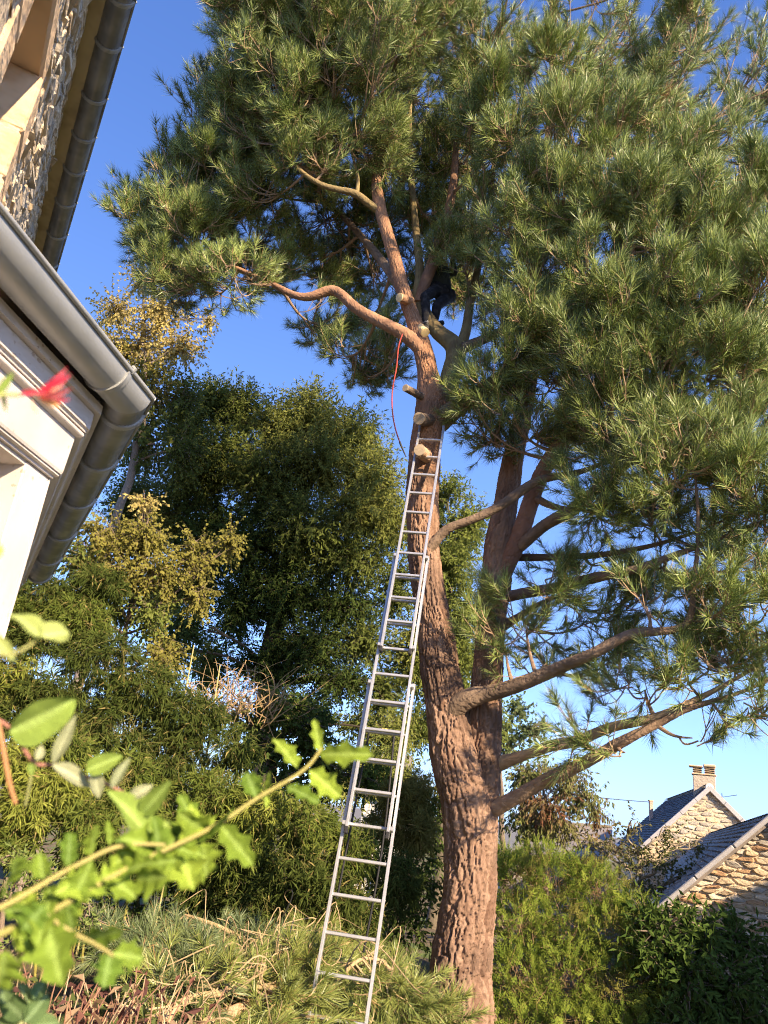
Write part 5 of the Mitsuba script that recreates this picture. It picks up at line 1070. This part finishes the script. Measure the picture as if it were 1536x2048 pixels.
cut_branch('sunlit cut pine tops between the ladder stiles', [G(540, 1990, 7.4), G(620, 1965, 7.6), G(690, 1985, 7.6), G(750, 2010, 7.5)], .020, 11, 99, green=GG, curly=12)
cut_branch('cut pine bough nearest the house in the heap', [G(250, 2085, 6.0), G(330, 2070, 6.1), G(410, 2080, 6.2), G(490, 2095, 6.3)], .022, 10, 100, green=GG, curly=16)
cut_branch('cut pine bough heaped against the bamboo', [G(480, 1930, 8.3), G(540, 1880, 8.4), G(600, 1880, 8.5), G(660, 1900, 8.5)], .024, 12, 102, green=GG, curly=12)

# ------------------------------------------------------------------ dried perennials at the lower left
rng = np.random.default_rng(120)
for i, (x, y, Y, lab) in enumerate(((60, 1960, 5.0, 'dried reddish perennial at the left edge'), (150, 1990, 5.1, 'dried perennial with tan stalks beside the holly leaf tip'), (240, 2000, 5.3, 'dried perennial with red stalks left of the heap'), (30, 2030, 4.6, 'dried perennial at the bottom left corner'), (180, 2050, 4.8, 'dried perennial with maroon leaves at the bottom edge'), (290, 2040, 5.2, 'dried perennial with maroon leaves beside the cut branches'))):
    k = thing('dried_perennial', lab, 'plant'); c = at(x, y, Y); b = vec(c[0], c[1] + .1, 0)
    sb, lb = MB(), MB()
    for j in range(34):
        a = b + vec(*rng.normal(scale=.14, size=2), 0); e = a + vec(*rng.normal(scale=.16, size=2), rng.uniform(.5, 1.0) * (c[2] + .12))
        col = [(.32, .24, .15), (.27, .15, .10), (.38, .30, .20), (.22, .12, .085)][rng.integers(4)]
        q = curve([a, (a + e) / 2 + rng.normal(scale=.03, size=3), e], 7)
        sb.add(*tube(q, np.linspace(.006, .0035, 7), 5), col)
        n_l = rng.integers(3, 7); t = rng.integers(2, 7, n_l)
        cols = np.array([[(.20, .095, .075), (.27, .18, .11), (.11, .14, .05), (.32, .23, .15), (.13, .065, .06)][rng.integers(5)] for _ in range(n_l)])
        v, f = leaves(q[t], unit(rng.normal(size=(n_l, 3)) + [0, 0, -.3]), unit(rng.normal(size=(n_l, 3)) + [0, 0, .6]), rng.uniform(.05, .11, n_l), rng.uniform(.02, .05, n_l), .3, .2)
        lb.add(v, f, np.repeat(cols, 4, 0))
    put(k + '__stalks', sb, twig_m, kind='stuff'); put(k + '__leaves', lb, leaf_m, kind='stuff')

gr = np.random.default_rng(130); n_g = 26000
gp = np.stack([gr.uniform(-4.5, 4.5, n_g), gr.uniform(4.2, 11.5, n_g), np.zeros(n_g)], 1); gp[:, 2] = ground_z(gp[:, 0], gp[:, 1]) - .005
gk = meshkit.fbm(gp * 1.2, 3, 4) > .42; gp = gp[gk]
d_ = unit(gr.normal(scale=.5, size=gp.shape) + [0, 0, 1]); L_ = gr.uniform(.05, .16, len(gp))
s_ = unit(np.cross(d_, gr.normal(size=d_.shape))) * .0025
gc = np.array([.10, .14, .035]) + (np.array([.26, .25, .10]) - np.array([.10, .14, .035])) * gr.uniform(0, 1, (len(gp), 1))
put('grass', MB().add(np.stack([gp - s_, gp + s_, gp + d_ * L_[:, None]], 1).reshape(-1, 3), np.arange(len(gp) * 3).reshape(-1, 3), np.repeat(gc, 3, 0)), leaf_m, kind='stuff', label='thin grass on the garden soil')

# ------------------------------------------------------------------ foreground: holly branch and honeysuckle
def blade(base, tip, width, nrm, kind, rng, curl=.12, fold=.22, spines=3):
    """A leaf surface with a midrib fold; kind 'holly' has a wavy spined edge."""
    base, tip = np.asarray(base), np.asarray(tip); L = np.linalg.norm(tip - base); D = (tip - base) / L
    nrm = np.asarray(nrm, float); nrm = unit(nrm - D * (nrm @ D)); S = np.cross(D, nrm)
    M, Wn = 29, 7
    t = np.linspace(0, 1, M)
    if kind == 'holly':
        prof = np.sin(np.pi * np.clip(t * .97 + .02, 0, 1) ** .85) ** .85
        ph = (t * spines) % 1.0
        edge = np.clip(1 - np.abs(ph - .5) * 2, 0, 1) ** 1.6
        prof = prof * (.62 + .55 * edge); prof[-3:] *= [.75, .4, .02]; prof[0] = .03
    elif kind == 'lance':
        prof = np.sin(np.pi * t ** .8) ** .9; prof[[0, -1]] = .02
    else:
        prof = np.sin(np.pi * t ** .72) ** .62; prof[[0, -1]] = .02
    u = np.linspace(-1, 1, Wn)
    wv = .06 * width * np.sin(t * np.pi * 2 * (spines if kind == 'holly' else 1.2) + rng.uniform(0, 6))
    P = base + D * (t * L)[:, None, None] + S * (u[None, :] * prof[:, None] * width / 2)[..., None]
    hgt = fold * width * np.abs(u)[None] * prof[:, None] - curl * L * (t ** 2)[:, None] + wv[:, None] * (np.abs(u) ** 2)[None]
    P = P + nrm * hgt[..., None]
    return P.reshape(-1, 3), quads(M, Wn, closed=False)


def front_leaf(holder, b, t, wpx, d0, d1, kind, rng, c0, c1, facing=.7, mat=gloss_m, label=None, curl=.10):
    pb, pt = far(*b, d0), far(*t, d1); W = wpx * (1.22 if kind == 'holly' else .95) * (d0 + d1) / 2 / FPX
    to_eye = unit(EYE - (pb + pt) / 2)
    n_ = unit(to_eye * facing * 1.3 + rng.normal(scale=.40, size=3) + vec(.1, -.1, .35))
    v, f = blade(pb, pt, W, n_, kind, rng, curl=curl)
    k = rng.uniform(0, 1); col = np.array(c0) * (1 - k) + np.array(c1) * k
    vein = np.abs(np.tile(np.linspace(-1, 1, 7), 29)) < .05
    cc = np.repeat(col[None], len(v), 0); cc[vein] = np.minimum(cc[vein] * 1.45 + .04, .8)
    side = (np.abs(((np.repeat(np.linspace(0, 1, 29), 7) - .35 * np.abs(np.tile(np.linspace(-1, 1, 7), 29)) * .5) * 8) % 1 - .5) < .10); cc[side] = np.minimum(cc[side] * 1.18, .8)
    cc = cc * (.75 + .5 * meshkit.fbm(v * 110, 3, 4)[:, None])
    k = holder + '__leaf'
    return put(k, (v, f), mat, smooth=True, color=cc, label=label)


rng = np.random.default_rng(140)
holly = thing('holly_branch', 'blurred holly-leaved branch with spiny bright green leaves across the lower left', 'branch')
HG0, HG1 = (.085, .15, .024), (.235, .325, .045)
def stem(holder, pts, d, r, col):
    q = np.array([far(x, y, dd) for (x, y), dd in zip(pts, np.linspace(*d, len(pts)))])
    c_ = curve(q, 40); put(holder + '__stem', MB().add(*tube(c_, np.linspace(*r, 40), 9), col), twig_m, smooth=True)
stem(holly, [(-60, 1895), (0, 1868), (104, 1821), (234, 1748), (338, 1696), (443, 1644), (521, 1592), (614, 1534), (642, 1497)], (.52, .66), (.0021, .0012), (.27, .25, .08))
stem(holly, [(-60, 1835), (0, 1815), (104, 1757), (170, 1722), (230, 1695), (330, 1690)], (.54, .58), (.0017, .0011), (.31, .28, .10))
stem(holly, [(90, 1828), (140, 1862), (208, 1899), (226, 1912)], (.54, .55), (.0013, .0010), (.28, .25, .09))
HL = [((594, 1537), (547, 1468), 36), ((642, 1509), (627, 1430), 20), ((642, 1509), (748, 1507), 40), ((619, 1541), (686, 1598), 42), ((574, 1574), (641, 1603), 30), ((512, 1597), (492, 1538), 42), ((535, 1587), (538, 1546), 12), ((531, 1590), (534, 1613), 12),
      ((440, 1650), (512, 1736), 42), ((392, 1660), (359, 1581), 30), ((312, 1696), (248, 1674), 52), ((333, 1696), (388, 1644), 38), ((357, 1692), (388, 1784), 60), ((401, 1690), (420, 1762), 56), ((307, 1717), (290, 1755), 38), ((182, 1711), (190, 1644), 28), ((219, 1690), (218, 1633), 14), ((135, 1732), (143, 1657), 30), ((86, 1758), (78, 1704), 34),
      ((205, 1745), (279, 1797), 44), ((198, 1753), (177, 1797), 46), ((172, 1758), (112, 1786), 42), ((8, 1772), (40, 1722), 52), ((89, 1826), (122, 1974), 66), ((104, 1836), (140, 1957), 38), ((165, 1875), (243, 1866), 38), ((224, 1907), (293, 1917), 44), ((219, 1909), (207, 1978), 50), ((146, 1862), (137, 1818), 26), ((20, 1866), (52, 1930), 40), ((10, 1905), (-8, 1985), 60), ((300, 1700), (345, 1745), 36), ((265, 1735), (235, 1700), 34), ((150, 1790), (120, 1830), 34)]
for q_ in range(30):
    k_ = rng.uniform(0, 1); bx, by = (30 + 400 * k_ + rng.normal() * 14, 1860 - 200 * k_ + rng.normal() * 10)
    an_ = rng.uniform(0, 2 * np.pi); ln_ = rng.uniform(55, 95)
    HL.append(((bx, by), (bx + ln_ * math.cos(an_), by + ln_ * math.sin(an_)), rng.uniform(34, 52)))
for b, t, w_ in HL:
    dd = .53 + .13 * min(max(b[0], 0), 640) / 640
    front_leaf(holly, b, t, w_, dd, dd + rng.uniform(-.03, .03), 'holly', rng, HG0, HG1, facing=rng.uniform(.3, 1.0))

hs = thing('honeysuckle_vine', 'honeysuckle vine with smooth oval leaves and reddish stem above the holly', 'climber')
stem(hs, [(-40, 1430), (0, 1442), (26, 1464), (55, 1510), (75, 1529), (105, 1529), (150, 1546), (200, 1562), (240, 1582), (264, 1594), (300, 1640)], (.60, .62), (.0015, .0010), (.27, .13, .10))
stem(hs, [(-5, 1440), (10, 1520), (20, 1570), (31, 1607)], (.58, .56), (.0018, .0013), (.34, .17, .08))
stem(hs, [(66, 1530), (58, 1575), (50, 1612)], (.61, .62), (.0010, .0008), (.28, .30, .12))
HS0, HS1 = (.14, .21, .045), (.22, .31, .065); PALE = ((.19, .22, .125), (.27, .29, .18))
for b, t, w_, kd, pal, lab in (((18, 1464), (156, 1402), 84, 'oval', (HS0, HS1), 'largest oval leaf, bright green'), ((107, 1528), (151, 1428), 26, 'lance', PALE, None), ((72, 1520), (85, 1489), 20, 'lance', PALE, None), ((62, 1528), (64, 1550), 16, 'lance', (HS0, HS1), None), ((105, 1530), (190, 1573), 32, 'lance', PALE, None), ((186, 1538), (201, 1600), 26, 'lance', PALE, None), ((174, 1541), (243, 1511), 36, 'oval', (HS0, HS1), None), ((222, 1577), (259, 1513), 20, 'lance', PALE, None), ((258, 1596), (307, 1569), 22, 'lance', PALE, None),
                               ((285, 1626), (338, 1566), 36, 'oval', (HS0, HS1), None), ((300, 1677), (224, 1578), 62, 'oval', (HS0, HS1), 'broad upright leaf crossing the holly'), ((297, 1690), (338, 1640), 42, 'oval', (HS0, HS1), None), ((280, 1620), (292, 1590), 18, 'oval', (HS0, HS1), None)):
    front_leaf(hs, b, t, w_, .60, .60 + rng.uniform(-.02, .02), kd, rng, *pal, label=lab)
hs2 = thing('honeysuckle_shoot', 'pair of blurred pale green leaves just under the white bay', 'climber')
stem(hs2, [(-30, 1300), (10, 1310), (60, 1290), (82, 1268)], (.44, .46), (.0010, .0008), (.25, .26, .10))
for b, t, w_ in (((78, 1272), (24, 1222), 52), ((82, 1275), (140, 1262), 56), ((-20, 1270), (38, 1325), 26), ((-40, 1110), (6, 1088), 42)):
    front_leaf(hs2, b, t, w_, .45, .46, 'oval', rng, (.25, .32, .09), (.32, .38, .13))
fl = thing('honeysuckle_flower', 'pink and yellow honeysuckle flower, out of focus, in front of the white bay', 'flower')
stem(fl, [(-30, 800), (0, 790), (38, 790)], (.42, .43), (.0009, .0010), (.32, .34, .12))
PK, YL = (.78, .11, .17), (.78, .50, .22)
for (b, t, w_, c_) in (((36, 790), (92, 784), 9, (.66, .09, .14)), ((70, 788), (136, 737), 9, PK), ((72, 788), (141, 747), 9, (.70, .08, .15)), ((74, 789), (139, 758), 9, PK), ((76, 790), (128, 766), 8, PK), ((76, 793), (143, 781), 11, (.84, .24, .26)), ((78, 795), (140, 799), 12, (.80, .16, .20)), ((74, 795), (128, 789), 8, YL), ((80, 798), (118, 812), 9, YL), ((62, 797), (78, 828), 4, YL), ((92, 790), (133, 770), 5, (.86, .55, .40))):
    pb, pt = far(*b, .43), far(*t, .43 + rng.uniform(-.01, .01))
    v, f = blade(pb, pt, w_ * 1.5 * .43 / FPX, unit(EYE - pb + rng.normal(scale=.3, size=3)), 'lance', rng, curl=rng.uniform(-.15, .15), fold=.35)
    put(fl + '__petal', (v, f), petal_m, smooth=True, color=np.repeat(np.array(c_)[None], len(v), 0))
front_leaf(fl, (-6, 792), (28, 742), 16, .43, .43, 'lance', rng, HS0, HS1)
front_leaf(fl, (2, 780), (14, 826), 9, .43, .43, 'lance', rng, (.12, .17, .05), (.15, .2, .06))
sh = thing('sage_plant', 'soft grey-green leaves of a low plant at the bottom left corner', 'plant')
stem(sh, [(10, 2110), (40, 2050), (60, 1990)], (.80, .84), (.0025, .0018), (.24, .26, .12))
for b, t, w_ in (((50, 2040), (0, 1990), 36), ((48, 2046), (100, 1985), 34), ((56, 2010), (40, 1960), 30), ((60, 2060), (125, 2040), 34), ((30, 2060), (-20, 2040), 36), ((66, 2000), (92, 1960), 26), ((10, 2010), (-6, 1955), 34)):
    front_leaf(sh, b, t, w_, .82, .84, 'oval', rng, (.09, .15, .06), (.15, .22, .085), mat=leaf_m)

print('TRIS', sum(len(meshkit.WRITTEN[d['filename']][1]) for d in scene.values() if d.get('type') == 'ply'))
